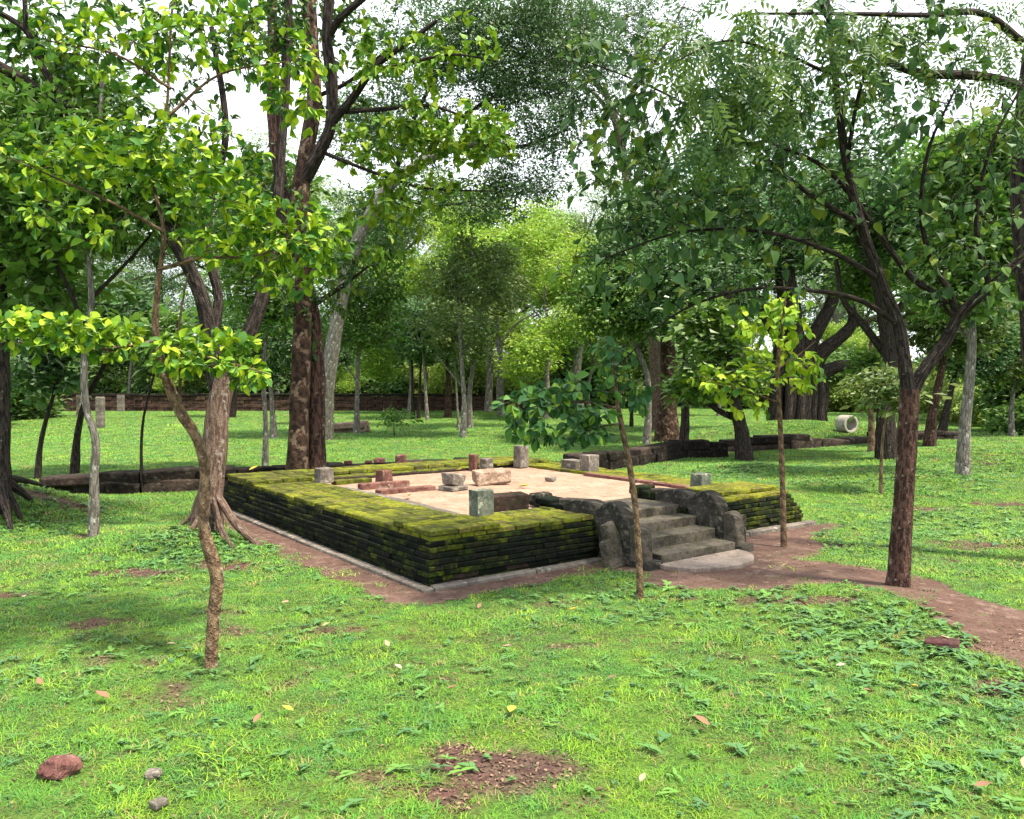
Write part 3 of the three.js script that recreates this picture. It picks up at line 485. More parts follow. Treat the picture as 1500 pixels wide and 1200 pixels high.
function pinnate(pairs, len, leaf, width, seed) {   // narrow leaflets in two rows along a drooping stalk
  const r = mulberry(seed), pos = [], nor = [], idx = [];
  for (let i = 0; i < pairs; i++) for (const sd of [-1, 1]) {
    const t = (i + 0.6) / pairs, c = V(0, t * len, -0.35 * t * t * len), d = V(sd, 0.55 + 0.3 * r(), -0.35 - 0.3 * r()).normalize(), up = V(0, 0.2, 1), s = d.clone().cross(up).normalize(), l = leaf * (0.8 + 0.4 * r()), b = pos.length / 3, nn = s.clone().cross(d).normalize();
    for (const [q, e] of [[0, 0], [0.4, -width * l], [0.4, width * l], [1, 0]]) { const p = c.clone().addScaledVector(d, q * l).addScaledVector(s, e); pos.push(p.x, p.y, p.z); nor.push(nn.x, nn.y, nn.z); }
    idx.push(b, b + 3, b + 1, b, b + 2, b + 3);
  }
  const g = new THREE.BufferGeometry(); g.setAttribute('position', new THREE.Float32BufferAttribute(pos, 3)); g.setAttribute('normal', new THREE.Float32BufferAttribute(nor, 3)); g.setIndex(idx); return g;
}
const SPRAY = {
  fine: [spray(26, 0.26, 0.085, 0.26, 1), spray(26, 0.26, 0.085, 0.26, 2, 0.7)],
  mid: [spray(16, 0.24, 0.13, 0.3, 3, 0.8), spray(16, 0.24, 0.13, 0.3, 4, 0.8)],
  big: [spray(9, 0.22, 0.2, 0.36, 5, 0.9), spray(9, 0.22, 0.2, 0.36, 6, 0.9)],
  neem: [pinnate(6, 0.26, 0.085, 0.16, 7), pinnate(7, 0.3, 0.08, 0.16, 8)],
};
const foliage = (r, g, b, through = 0.4, rough = 0.75) => new THREE.MeshPhysicalMaterial({ color: new THREE.Color().setRGB(r, g, b), roughness: rough, transmission: through, thickness: 0, ior: 1.3, side: THREE.DoubleSide, specularIntensity: 0.6 });
const F = {
  lime: foliage(0.20, 0.36, 0.02), green: foliage(0.075, 0.19, 0.022), deep: foliage(0.04, 0.115, 0.03), blue: foliage(0.05, 0.14, 0.07), olive: foliage(0.10, 0.17, 0.025), yellow: foliage(0.3, 0.3, 0.015), pale: foliage(0.16, 0.25, 0.05), white: foliage(1, 1, 1, 0.55),
};
const limeSet = [foliage(0.26, 0.42, 0.018), foliage(0.17, 0.33, 0.02), foliage(0.34, 0.46, 0.022), foliage(0.065, 0.18, 0.028)];
const darkSet = [foliage(0.05, 0.12, 0.025), foliage(0.08, 0.17, 0.025), foliage(0.04, 0.095, 0.03), foliage(0.13, 0.19, 0.018), foliage(0.06, 0.135, 0.045)];
const teakSet = [foliage(0.14, 0.28, 0.02), foliage(0.09, 0.21, 0.02), foliage(0.2, 0.33, 0.02), foliage(0.24, 0.34, 0.02)];
const sapSet = [foliage(0.04, 0.12, 0.04), foliage(0.055, 0.155, 0.045), foliage(0.085, 0.21, 0.035), foliage(0.17, 0.3, 0.025)];

// twigs that reach from the nearest limb to points spread through the crown's volume
function grow(nodes, blobs, count, out, o = {}) {
  const { tipR = 0.003, sag = 0.12, seg = 0.22, sides = 4, maxR = 0.03, sparse = 1 } = o;
  const vols = blobs.map((b) => b.w ?? Math.cbrt(b.r.x * b.r.y * b.r.z) ** 2.2), tot = vols.reduce((a, b) => a + b, 0), tips = [];
  for (let i = 0; i < count; i++) {
    let q = R() * tot, k = 0; while (k < vols.length - 1 && (q -= vols[k]) > 0) k++;
    const b = blobs[k], d = V(rr(-1, 1), rr(-1, 1), rr(-1, 1)).normalize().multiplyScalar(Math.cbrt(R())); tips.push({ p: V(b.c.x + d.x * b.r.x, b.c.y + d.y * b.r.y, b.c.z + d.z * b.r.z), b });
  }
  const near = (p) => { let best = null, bd = 1e9; for (const n of nodes) { const d = n.p.distanceToSquared(p); if (d < bd) { bd = d; best = n; } } return [best, Math.sqrt(bd)]; };
  for (const t of tips) t.d = near(t.p)[1];
  tips.sort((a, b) => a.d - b.d);
  const sites = [];
  for (const t of tips) {
    const [n, d] = near(t.p); if (d < 0.02) continue;
    const k = clamp(Math.round(d / seg), 2, 9), mid = n.p.clone().lerp(t.p, 0.5).add(V(rr(-1, 1), rr(-0.3, 1) * 1.4, rr(-1, 1)).multiplyScalar(d * sag)), r0 = Math.min(n.r * 0.75, maxR, tipR * 1.4 + d * 0.012), path = [{ p: n.p.clone(), r: r0 }];
    for (let i = 1; i <= k; i++) { const f = i / k, p = n.p.clone().multiplyScalar((1 - f) * (1 - f)).addScaledVector(mid, 2 * f * (1 - f)).addScaledVector(t.p, f * f); path.push({ p, r: lerp(r0, tipR, f) }); nodes.push({ p, r: lerp(r0, tipR, f) }); }
    tube(path, d > 0.8 ? sides + 1 : Math.max(3, sides - 1), out, 0.5);
    const dir = path[k].p.clone().sub(path[k - 1].p).normalize(); sites.push({ p: t.p, dir, path, b: t.b, len: d });
  }
  return sites;
}
const Yv = V(0, 1, 0);
function leafMatrix(p, dir, size, droop = 0.3, spread = 1, face = 0.9) {
  const y = dir.clone().add(V(rr(-1, 1), rr(-1, 1) - droop, rr(-1, 1)).multiplyScalar(spread)).normalize();
  const z = V(rr(-1, 1) * face, 1, rr(-1, 1) * face + 0.15); const x = y.clone().cross(z).normalize(); z.copy(x).cross(y);
  return new THREE.Matrix4().makeBasis(x, y, z).scale(V(size * rr(0.75, 1.15), size, size * rr(0.3, 2))).setPosition(p);
}
function crownLeaves(tree, items, geo, mats, weights, individual, name = 'leaf') {   // items: {m, k, col}
  if (individual) {
    const f = (q) => { const e = q.m.elements, d = Math.hypot(e[12], e[13] - EYE, e[14]), sx = e[12] / -e[14], sy = (e[13] - EYE) / -e[14]; return (Math.abs(sx) < 0.63 && sy < 0.5 ? 0 : 100) + d; };
    items.forEach((q) => { q.f = f(q); }); items.sort((a, b) => a.f - b.f);
  }
  const inv = tree.position.clone().negate(), T = new THREE.Matrix4().makeTranslation(inv.x, inv.y, inv.z);
  const own = individual ? items.slice(0, 290) : [], rest = items.slice(own.length);
  for (const q of own) { const m = sh(new THREE.Mesh(geo, mats[q.k])); m.name = name; T.clone().multiply(q.m).decompose(m.position, m.quaternion, m.scale); tree.add(m); }
  mats.forEach((mt, k) => {
    const l = rest.filter((q) => q.k === k); if (!l.length) return;
    const im = sh(new THREE.InstancedMesh(geo, mt, l.length)); l.forEach((q, i) => im.setMatrixAt(i, T.clone().multiply(q.m))); im.name = 'foliage'; im.userData.kind = 'stuff'; tree.add(im);
  });
}
function sprays(tree, mats4, geos, mat, tint, name = 'crown') {   // instanced sprays with their own tints
  const half = Math.ceil(mats4.length / geos.length);
  geos.forEach((g, k) => {
    const l = mats4.slice(k * half, (k + 1) * half); if (!l.length) return;
    const im = sh(new THREE.InstancedMesh(g, mat, l.length)); l.forEach((m, i) => { im.setMatrixAt(i, m); im.setColorAt(i, tint(m)); }); im.name = name; im.userData.kind = 'stuff'; tree.add(im);
  });
}
const pick = (w) => { let q = R() * w.reduce((a, b) => a + b, 0); for (let i = 0; i < w.length; i++) if ((q -= w[i]) <= 0) return i; return w.length - 1; };
// limbs given as points in the picture with a depth and a radius in metres
const limb = (pts) => { let d = 0, r = 0; return pts.map(([x, y, a, b]) => { d = a ?? d; r = b ?? r; return { p: P(x, y, d), r }; }); };
const blob = (px, py, d, rx, ry, rd, w) => { const k = d / 1200; return { c: P(px, py, d), r: V(rx * k, ry * k, rd ?? Math.min(rx, 90) * k), w: w ?? rx * ry }; };

function keyTree(o) {
  R = mulberry(o.seed);
  const limbs = o.limbs.map(limb); const b0 = limbs[0][0].p.clone();
  const foot = V(b0.x, H(b0.x, b0.z), b0.z); limbs[0][0].p.y = foot.y - 0.06;
  const t = group(o.name, foot); tag(t, o.label, o.category ?? 'tree', o.group);
  const nodes = [], inv = foot.clone().negate();
  const trunkOut = newOut(), branchOut = newOut();
  limbs.forEach((l, i) => { const s = smooth(l, o.step ?? 0.09); if (i) s[0].p.copy(limbs[0].concat(...limbs.slice(0, i)).reduce((a, q) => q.p.distanceTo(s[0].p) < a.p.distanceTo(s[0].p) ? q : a).p.clone().lerp(s[0].p, 0.999)); tube(s, i < (o.trunks ?? 1) ? 14 : 9, i < (o.trunks ?? 1) ? trunkOut : branchOut, o.us ?? 0.5, i < (o.trunks ?? 1) ? (o.wob ?? 0.25) : 0.18); s.forEach((q, j) => { if (j > (i ? 1 : s.length * (o.bare ?? 0.4))) nodes.push(q); }); });
  const sites = o.blobs ? grow(nodes, o.blobs.map((b) => blob(...b)), o.tips, branchOut, o.twig) : [];
  mesh('trunk', outGeo(trunkOut).translate(inv.x, inv.y, inv.z), o.bark, t);
  if (branchOut.pos.length) mesh('branches', outGeo(branchOut).translate(inv.x, inv.y, inv.z), o.branchBark ?? o.bark, t);
  const items = [];
  for (const s of sites) {
    const n = Math.round(rr(o.perTwig[0], o.perTwig[1]));
    for (let i = 0; i < n; i++) {
      const f = o.whorl && R() < o.whorl ? 1 : 1 - R() * 0.7, q = f * (s.path.length - 1), a = Math.min(s.path.length - 2, Math.floor(q)), p = s.path[a].p.clone().lerp(s.path[a + 1].p, q - a);
      items.push({ m: leafMatrix(p, s.dir, rr(...o.leafSize), o.droop ?? 0.25, o.spread ?? 0.9, o.face ?? 0.7), k: pick(o.weights ?? o.set.map(() => 1)) });
    }
  }
  if (items.length) crownLeaves(t, items, o.leaf, o.set, null, o.individual);
  return { tree: t, nodes, inv };
}

// ---------------------------------------------------------------- trees that stand round the platform
keyTree({ seed: 101, name: 'crooked_sapling', label: 'young tree with a crooked tan trunk and bright lime spoon-shaped leaves', bark: M.barkTan, leaf: LEAF.spoon, set: limeSet, weights: [3, 3, 2.2, 4], individual: true, leafSize: [0.04, 0.095], perTwig: [3, 10], whorl: 0.65, tips: 900, twig: { seg: 0.12, tipR: 0.0025, sag: 0.12, maxR: 0.012 }, us: 0.3, wob: 0.3, droop: 0.05, face: 0.9,
  limbs: [
    [[308, 982, 5.16, 0.042], [312, 905, 5.18, 0.039], [318, 845, 5.2, 0.04], [304, 795, 5.22, 0.038], [298, 760, 5.24, 0.033], [301, 700, 5.28, 0.034], [290, 645, 5.3, 0.032], [262, 600, 5.33, 0.031], [242, 550, 5.35, 0.029], [228, 490, 5.36, 0.023], [231, 420, 5.4, 0.018], [240, 340, 5.42, 0.014], [224, 260, 5.45, 0.011], [244, 160, 5.47, 0.0095], [250, 40, 5.5, 0.008], [262, -100, 5.5, 0.005]],
    [[230, 500, 5.36, 0.016], [180, 508, 5.25, 0.012], [110, 512, 5.1, 0.009], [20, 500, 4.95, 0.005]],
    [[234, 505, 5.35, 0.014], [290, 520, 5.2, 0.01], [350, 535, 5.05, 0.006], [392, 548, 5.0, 0.004]],
    [[262, 600, 5.33, 0.013], [264, 550, 5.3, 0.011], [262, 480, 5.25, 0.008], [275, 400, 5.2, 0.005]],
    [[232, 395, 5.4, 0.014], [300, 378, 5.4, 0.011], [375, 375, 5.4, 0.008], [450, 345, 5.4, 0.005]],
    [[240, 340, 5.4, 0.013], [170, 300, 5.3, 0.01], [80, 260, 5.3, 0.006], [10, 230, 5.3, 0.004]],
    [[247, 170, 5.42, 0.011], [320, 110, 5.5, 0.008], [420, 90, 5.6, 0.005]],
    [[250, 130, 5.42, 0.011], [170, 80, 5.4, 0.008], [70, 60, 5.4, 0.005]],
  ],
  blobs: [[60, 490, 5.0, 75, 36, 0.25, 4200], [140, 492, 5.15, 70, 30, 0.25, 3600], [300, 515, 5.15, 85, 30, 0.25, 4200], [365, 545, 5.05, 32, 22, 0.15, 1200], [425, 360, 5.5, 85, 70, 0.35, 6500], [330, 330, 5.4, 90, 60, 0.35, 4200], [300, 230, 5.4, 90, 60, 0.4, 4200], [190, 225, 5.3, 90, 45, 0.4, 3200], [70, 235, 5.3, 95, 40, 0.4, 2600], [100, 330, 5.2, 90, 40, 0.3, 2000], [170, 60, 5.4, 110, 60, 0.4, 2600], [310, 50, 5.5, 110, 60, 0.4, 2900], [425, 120, 5.6, 55, 70, 0.3, 2300]] });

// big buttressed tree
{
  const { tree, inv } = keyTree({ seed: 102, name: 'buttressed_tree', label: 'thick reddish trunk with spreading buttress roots beside the mossy platform', bark: M.barkRed, branchBark: M.barkDark, leaf: LEAF.oval, set: darkSet, leafSize: [0.07, 0.13], perTwig: [4, 8], tips: 560, twig: { seg: 0.22, sag: 0.15 }, bare: 0.7, us: 0.7, wob: 0.32,
    limbs: [
      [[302, 770, 9.5, 0.22], [306, 745, 9.5, 0.165], [311, 700, 9.52, 0.142], [317, 640, 9.54, 0.132], [322, 580, 9.56, 0.128], [328, 550, 9.56, 0.122]],
      [[326, 565, 9.56, 0.12], [345, 530, 9.6, 0.1], [366, 485, 9.65, 0.09], [385, 430, 9.7, 0.08], [402, 340, 9.8, 0.07], [410, 240, 9.9, 0.06], [420, 100, 10, 0.05], [425, -60, 10, 0.04]],
      [[322, 570, 9.56, 0.12], [308, 500, 9.55, 0.095], [298, 445, 9.5, 0.085], [275, 390, 9.45, 0.08], [215, 296, 9.4, 0.075], [168, 245, 9.35, 0.072], [98, 166, 9.3, 0.07], [0, 98, 9.2, 0.062], [-120, 40, 9.1, 0.05]],
      [[308, 500, 9.55, 0.07], [320, 440, 9.7, 0.06], [300, 340, 9.8, 0.05], [330, 200, 9.9, 0.04], [310, 40, 10, 0.03]],
      [[102, 160, 9.3, 0.045], [62, 98, 9.3, 0.04], [38, 45, 9.25, 0.036], [-20, 8, 9.2, 0.03]],
      [[38, 45, 9.25, 0.028], [36, 0, 9.25, 0.025], [30, -60, 9.3, 0.02]],
    ],
    blobs: [[120, 20, 9.4, 160, 70, 0.9], [300, 60, 9.9, 130, 70, 0.8], [60, 120, 9.4, 90, 60, 0.6], [240, 180, 9.6, 100, 60, 0.6], [390, 40, 10, 70, 60, 0.6], [200, 340, 9.5, 80, 40, 0.5], [420, 330, 9.9, 60, 60, 0.5]] });
  R = mulberry(5);
  for (const [px, py, r0] of [[400, 805, 0.05], [352, 820, 0.022], [268, 785, 0.03], [296, 800, 0.028], [250, 770, 0.028], [335, 795, 0.03], [385, 800, 0.025]]) {
    const e = G(px, py), a = P(306 + (px - 306) * 0.12, 725, 9.45), o = newOut(); e.y -= 0.03;
    const q = smooth([{ p: a, r: r0 * 0.9 }, { p: a.clone().lerp(e, 0.35).add(V(0, -0.1, 0)), r: r0 }, { p: a.clone().lerp(e, 0.7).add(V(rr(-0.04, 0.04), -0.1, 0)), r: r0 * 0.8 }, { p: e, r: r0 * 0.35 }], 0.06);
    q.forEach((s) => { s.p.y = Math.max(s.p.y, H(s.p.x, s.p.z) - 0.01); }); tube(q, 9, o, 0.5, 0.3); mesh('root', outGeo(o).translate(inv.x, inv.y, inv.z), M.barkRed, tree);
  }
}
// twin trunks behind the platform's far corner
keyTree({ seed: 103, name: 'teak_tree', label: 'mottled dark trunk, the thicker of the twin trunks behind the platform corner', bark: M.barkPatch, branchBark: M.barkDark, leaf: LEAF.heart, set: teakSet, individual: true, leafSize: [0.09, 0.18], perTwig: [3, 6], tips: 520, twig: { seg: 0.3, sag: 0.12, maxR: 0.03 }, bare: 0.75, us: 0.8, droop: 0.2, wob: 0.2,
  limbs: [
    [[434, 722, 13.7, 0.22], [437, 650, 13.7, 0.178], [440, 560, 13.7, 0.165], [444, 450, 13.7, 0.158], [447, 360, 13.7, 0.152], [440, 290, 13.7, 0.15], [447, 230, 13.7, 0.13], [460, 150, 13.8, 0.12], [455, 40, 13.9, 0.11], [450, -80, 14, 0.09]],
    [[440, 270, 13.7, 0.13], [470, 220, 13.6, 0.11], [484, 185, 13.55, 0.1], [486, 120, 13.5, 0.1], [479, 60, 13.4, 0.09], [482, 0, 13.3, 0.085], [490, -80, 13.2, 0.07]],
    [[485, 180, 13.55, 0.075], [515, 145, 13.3, 0.065], [552, 95, 13.1, 0.055], [600, 60, 13, 0.045], [640, 30, 12.9, 0.03]],
    [[482, 50, 13.4, 0.07], [500, 25, 13.2, 0.06], [535, -5, 13, 0.05], [600, -60, 13, 0.03]],
    [[486, 165, 13.5, 0.045], [560, 160, 13.3, 0.036], [630, 155, 13.1, 0.026], [690, 175, 13, 0.016]],
    [[545, 105, 13.1, 0.035], [590, 95, 13, 0.03], [660, 80, 12.9, 0.02], [730, 90, 12.8, 0.012]],
    [[470, 222, 13.6, 0.035], [540, 250, 13.3, 0.026], [620, 275, 13.1, 0.018], [720, 280, 13, 0.01]],
  ],
  blobs: [[660, 190, 13, 100, 40, 0.8, 5200], [560, 215, 13.2, 80, 45, 0.8, 3600], [700, 215, 12.9, 65, 25, 0.6, 2200], [590, 95, 13, 90, 45, 0.8, 2600], [600, 285, 13.1, 90, 35, 0.7, 2200], [690, 60, 12.9, 60, 40, 0.6, 1300], [560, 340, 13.2, 70, 60, 0.7, 2000], [520, 60, 13.2, 40, 50, 0.6, 900]] });
keyTree({ seed: 104, name: 'teak_tree', label: 'brown striped trunk, the thinner of the twin trunks behind the platform corner', bark: M.barkBrown, branchBark: M.barkDark, leaf: LEAF.oval, set: darkSet, leafSize: [0.09, 0.16], perTwig: [4, 7], tips: 560, twig: { seg: 0.3 }, bare: 0.6, us: 0.7,
  limbs: [
    [[463, 724, 14.0, 0.19], [463, 640, 14.0, 0.165], [462, 540, 14.0, 0.15], [457, 460, 14.1, 0.14], [425, 330, 14.2, 0.12], [402, 200, 14.3, 0.1], [400, 60, 14.4, 0.09], [395, -60, 14.5, 0.07]],
    [[455, 450, 14.1, 0.05], [500, 420, 14, 0.04], [540, 390, 13.9, 0.02]], [[402, 200, 14.3, 0.05], [450, 150, 14.3, 0.045], [510, 120, 14.2, 0.035], [570, 70, 14.2, 0.02]], [[405, 220, 14.3, 0.06], [415, 120, 14.4, 0.05], [420, -20, 14.5, 0.04]],
  ],
  blobs: [[400, 40, 14.4, 90, 70, 1.2], [470, 30, 14.4, 80, 60, 1.2], [400, 260, 14.3, 60, 60, 0.9], [470, 420, 14, 70, 60, 0.8], [530, 390, 14, 50, 45, 0.7], [430, 500, 13.9, 40, 40, 0.5], [520, 130, 14.2, 70, 90, 1.0, 5000], [560, 40, 14.2, 70, 50, 0.8, 2600]] });

// right: forked brown trunk with broad sparse leaves and a tangle of twigs
keyTree({ seed: 105, name: 'forked_tree', label: 'forked brown trunk with sparse heart-shaped leaves and tangled twigs beside the dirt path', bark: M.barkBrown, branchBark: M.barkDark, leaf: LEAF.heart, set: darkSet, weights: [4, 3, 3, 2, 3], individual: true, leafSize: [0.055, 0.13], perTwig: [0.2, 2.1], tips: 1800, twig: { seg: 0.2, tipR: 0.0038, sag: 0.3, maxR: 0.028 }, bare: 0.85, us: 0.45, droop: 0.6, wob: 0.28,
  limbs: [
    [[1314, 868, 7.05, 0.115], [1317, 840, 7.05, 0.09], [1322, 760, 7.05, 0.085], [1328, 660, 7.05, 0.085], [1332, 600, 7.05, 0.085], [1333, 570, 7.05, 0.08]],
    [[1332, 580, 7.05, 0.065], [1325, 530, 7.05, 0.055], [1317, 480, 7.05, 0.052], [1292, 415, 7.05, 0.047], [1262, 330, 7.0, 0.042], [1242, 250, 7.0, 0.036], [1228, 150, 7.0, 0.03], [1215, 40, 7.0, 0.024], [1205, -80, 7, 0.018]],
    [[1334, 580, 7.05, 0.06], [1350, 548, 7.05, 0.054], [1385, 500, 7.05, 0.05], [1405, 462, 7.0, 0.048], [1450, 422, 6.95, 0.043], [1505, 372, 6.9, 0.038], [1590, 310, 6.9, 0.03]],
    [[1402, 465, 7.0, 0.034], [1375, 435, 7.05, 0.03], [1335, 405, 7.1, 0.028], [1300, 360, 7.1, 0.026], [1250, 290, 7.1, 0.022], [1200, 240, 7.1, 0.018], [1130, 210, 7.1, 0.012]],
    [[1400, 455, 7.0, 0.03], [1390, 425, 6.95, 0.028], [1368, 390, 6.9, 0.024], [1350, 320, 6.8, 0.019], [1360, 220, 6.7, 0.014], [1400, 130, 6.6, 0.008]],
    [[1316, 475, 7.05, 0.026], [1260, 440, 6.9, 0.021], [1180, 425, 6.7, 0.016], [1090, 425, 6.5, 0.012], [990, 460, 6.4, 0.008], [900, 540, 6.4, 0.004]],
    [[1290, 410, 7.05, 0.026], [1220, 370, 6.9, 0.02], [1120, 340, 6.7, 0.015], [1000, 340, 6.6, 0.01], [880, 380, 6.5, 0.005]],
    [[1262, 330, 7.0, 0.026], [1180, 280, 6.9, 0.02], [1080, 200, 6.8, 0.014], [960, 130, 6.8, 0.009], [860, 90, 6.8, 0.005]],
    [[1240, 245, 7.0, 0.02], [1260, 130, 6.9, 0.015], [1300, 30, 6.8, 0.01]],
    [[1450, 422, 6.95, 0.026], [1430, 330, 6.9, 0.02], [1450, 220, 6.8, 0.013], [1500, 120, 6.8, 0.008]],
  ],
  blobs: [[1000, 260, 6.7, 170, 120, 0.8, 15000], [1180, 230, 6.9, 150, 150, 0.8, 14000], [1400, 240, 6.8, 120, 140, 0.7, 10000], [900, 190, 6.7, 80, 110, 0.6, 6500], [1060, 400, 6.6, 150, 60, 0.6, 6000], [1280, 70, 6.8, 180, 70, 0.8, 8000], [900, 90, 6.8, 90, 70, 0.6, 4500], [1390, 400, 6.9, 90, 60, 0.5, 2500], [860, 400, 6.5, 50, 60, 0.4, 1500], [1470, 420, 6.9, 50, 70, 0.5, 1500]] });
// slender sapling in front of the stair
keyTree({ seed: 106, name: 'slender_sapling', label: 'thin leaning sapling with blue-green leaves growing before the stair', bark: M.barkTan, leaf: LEAF.spoon, set: sapSet, weights: [3, 4, 3, 1], individual: true, leafSize: [0.06, 0.12], perTwig: [2, 6], whorl: 0.5, tips: 210, twig: { seg: 0.14, tipR: 0.0025, maxR: 0.01 }, bare: 0.75, us: 0.25, droop: 0.5,
  limbs: [
    [[938, 882, 6.76, 0.031], [936, 820, 6.76, 0.028], [931, 745, 6.76, 0.026], [922, 680, 6.76, 0.024], [911, 625, 6.76, 0.022], [903, 580, 6.76, 0.018], [900, 540, 6.76, 0.013], [897, 500, 6.76, 0.007]],
    [[908, 600, 6.76, 0.012], [870, 590, 6.7, 0.01], [820, 590, 6.6, 0.007], [765, 600, 6.5, 0.004]], [[911, 620, 6.76, 0.01], [880, 625, 6.7, 0.007], [840, 640, 6.65, 0.004]], [[905, 580, 6.76, 0.009], [930, 560, 6.8, 0.006], [950, 560, 6.85, 0.003]],
  ],
  blobs: [[815, 590, 6.6, 75, 36, 0.35, 3200], [768, 605, 6.5, 40, 45, 0.3, 1700], [865, 618, 6.68, 45, 28, 0.25, 1700], [898, 520, 6.76, 36, 28, 0.2, 1300], [825, 635, 6.6, 60, 16, 0.2, 1100], [935, 580, 6.82, 25, 25, 0.2, 600], [870, 560, 6.7, 50, 25, 0.2, 1100]] });
// straight pole tree with lime leaves
keyTree({ seed: 107, name: 'pole_tree', label: 'thin straight tree with yellow-green leaves rising from the earth beside the platform end', bark: M.barkTan, leaf: LEAF.spoon, set: limeSet, weights: [4, 2, 3, 1], individual: true, leafSize: [0.07, 0.135], perTwig: [2, 5], whorl: 0.5, tips: 175, twig: { seg: 0.2, tipR: 0.003, maxR: 0.012 }, bare: 0.7, us: 0.25, droop: 0.4,
  limbs: [
    [[1148, 803, 8.95, 0.033], [1147, 740, 8.95, 0.031], [1145, 670, 8.95, 0.028], [1142, 600, 8.95, 0.026], [1139, 540, 8.95, 0.022], [1144, 490, 8.95, 0.017], [1150, 440, 8.95, 0.01], [1148, 410, 8.95, 0.005]],
    [[1141, 590, 8.95, 0.011], [1100, 575, 8.9, 0.009], [1050, 560, 8.8, 0.005], [1020, 545, 8.8, 0.003]], [[1140, 540, 8.95, 0.01], [1170, 520, 9, 0.007], [1195, 500, 9, 0.004]],
  ],
  blobs: [[1135, 505, 8.95, 66, 55, 0.45, 2600], [1060, 556, 8.85, 48, 24, 0.3, 1800], [1180, 545, 9, 30, 30, 0.25, 1200], [1155, 455, 8.95, 36, 26, 0.25, 1100], [1095, 590, 8.9, 40, 18, 0.25, 900], [1110, 470, 8.95, 40, 20, 0.25, 700]] });
// neem limb reaching in from a trunk beyond the picture's edge
{
  R = mulberry(108);
  const r = keyTree({ seed: 108, name: 'neem_tree', label: 'dark limb with narrow feathery leaflets reaching over the forked tree', bark: M.barkDark, bare: 0.6, us: 0.6,
    limbs: [
      [[1545, 840, 8.2, 0.16], [1535, 700, 8.2, 0.14], [1520, 500, 8.2, 0.13], [1500, 290, 8.2, 0.12], [1505, 160, 8.2, 0.1], [1520, 0, 8.2, 0.08], [1530, -160, 8.2, 0.06]],
      [[1504, 130, 8.2, 0.05], [1440, 112, 7.8, 0.042], [1340, 105, 7.3, 0.036], [1290, 85, 7, 0.03], [1240, 55, 6.8, 0.026], [1205, 10, 6.6, 0.022], [1198, -60, 6.5, 0.015]],
      [[1300, 90, 7.1, 0.022], [1230, 110, 6.6, 0.016], [1150, 80, 6.2, 0.012], [1060, 60, 5.9, 0.007], [990, 90, 5.8, 0.004]],
      [[1495, 60, 8.2, 0.04], [1440, 20, 7.6, 0.03], [1360, 22, 7.0, 0.022], [1230, 20, 6.5, 0.014], [1090, 20, 6.2, 0.008]],
    ] });
  const o = newOut(), sites = grow(r.nodes, [blob(1050, 70, 6.0, 100, 80, 0.5, 9000), blob(1180, 60, 6.4, 110, 70, 0.5, 7000), blob(1040, 180, 6.0, 60, 60, 0.35, 2600), blob(1330, 40, 7, 110, 60, 0.6, 4200), blob(1440, 60, 7.6, 80, 70, 0.6, 4200), blob(1470, 160, 7.7, 40, 40, 0.4, 1200), blob(1120, 150, 6.2, 70, 40, 0.4, 2000)], 230, o, { seg: 0.16, tipR: 0.002, maxR: 0.012 });
  mesh('branches', outGeo(o).translate(r.inv.x, r.inv.y, r.inv.z), M.barkDark, r.tree);
  const ms = []; const T = new THREE.Matrix4().makeTranslation(r.inv.x, r.inv.y, r.inv.z);
  for (const s of sites) for (let i = 0; i < 3; i++) ms.push(T.clone().multiply(leafMatrix(s.path[Math.max(0, s.path.length - 1 - (i >> 1))].p, s.dir, rr(0.7, 1.05), 0.9, 0.8, 1)));
  sprays(r.tree, ms, SPRAY.neem, F.white, () => { const k = R(); return new THREE.Color().setRGB(lerp(0.04, 0.15, k), lerp(0.11, 0.25, k), lerp(0.045, 0.03, k)); }, 'foliage');
}
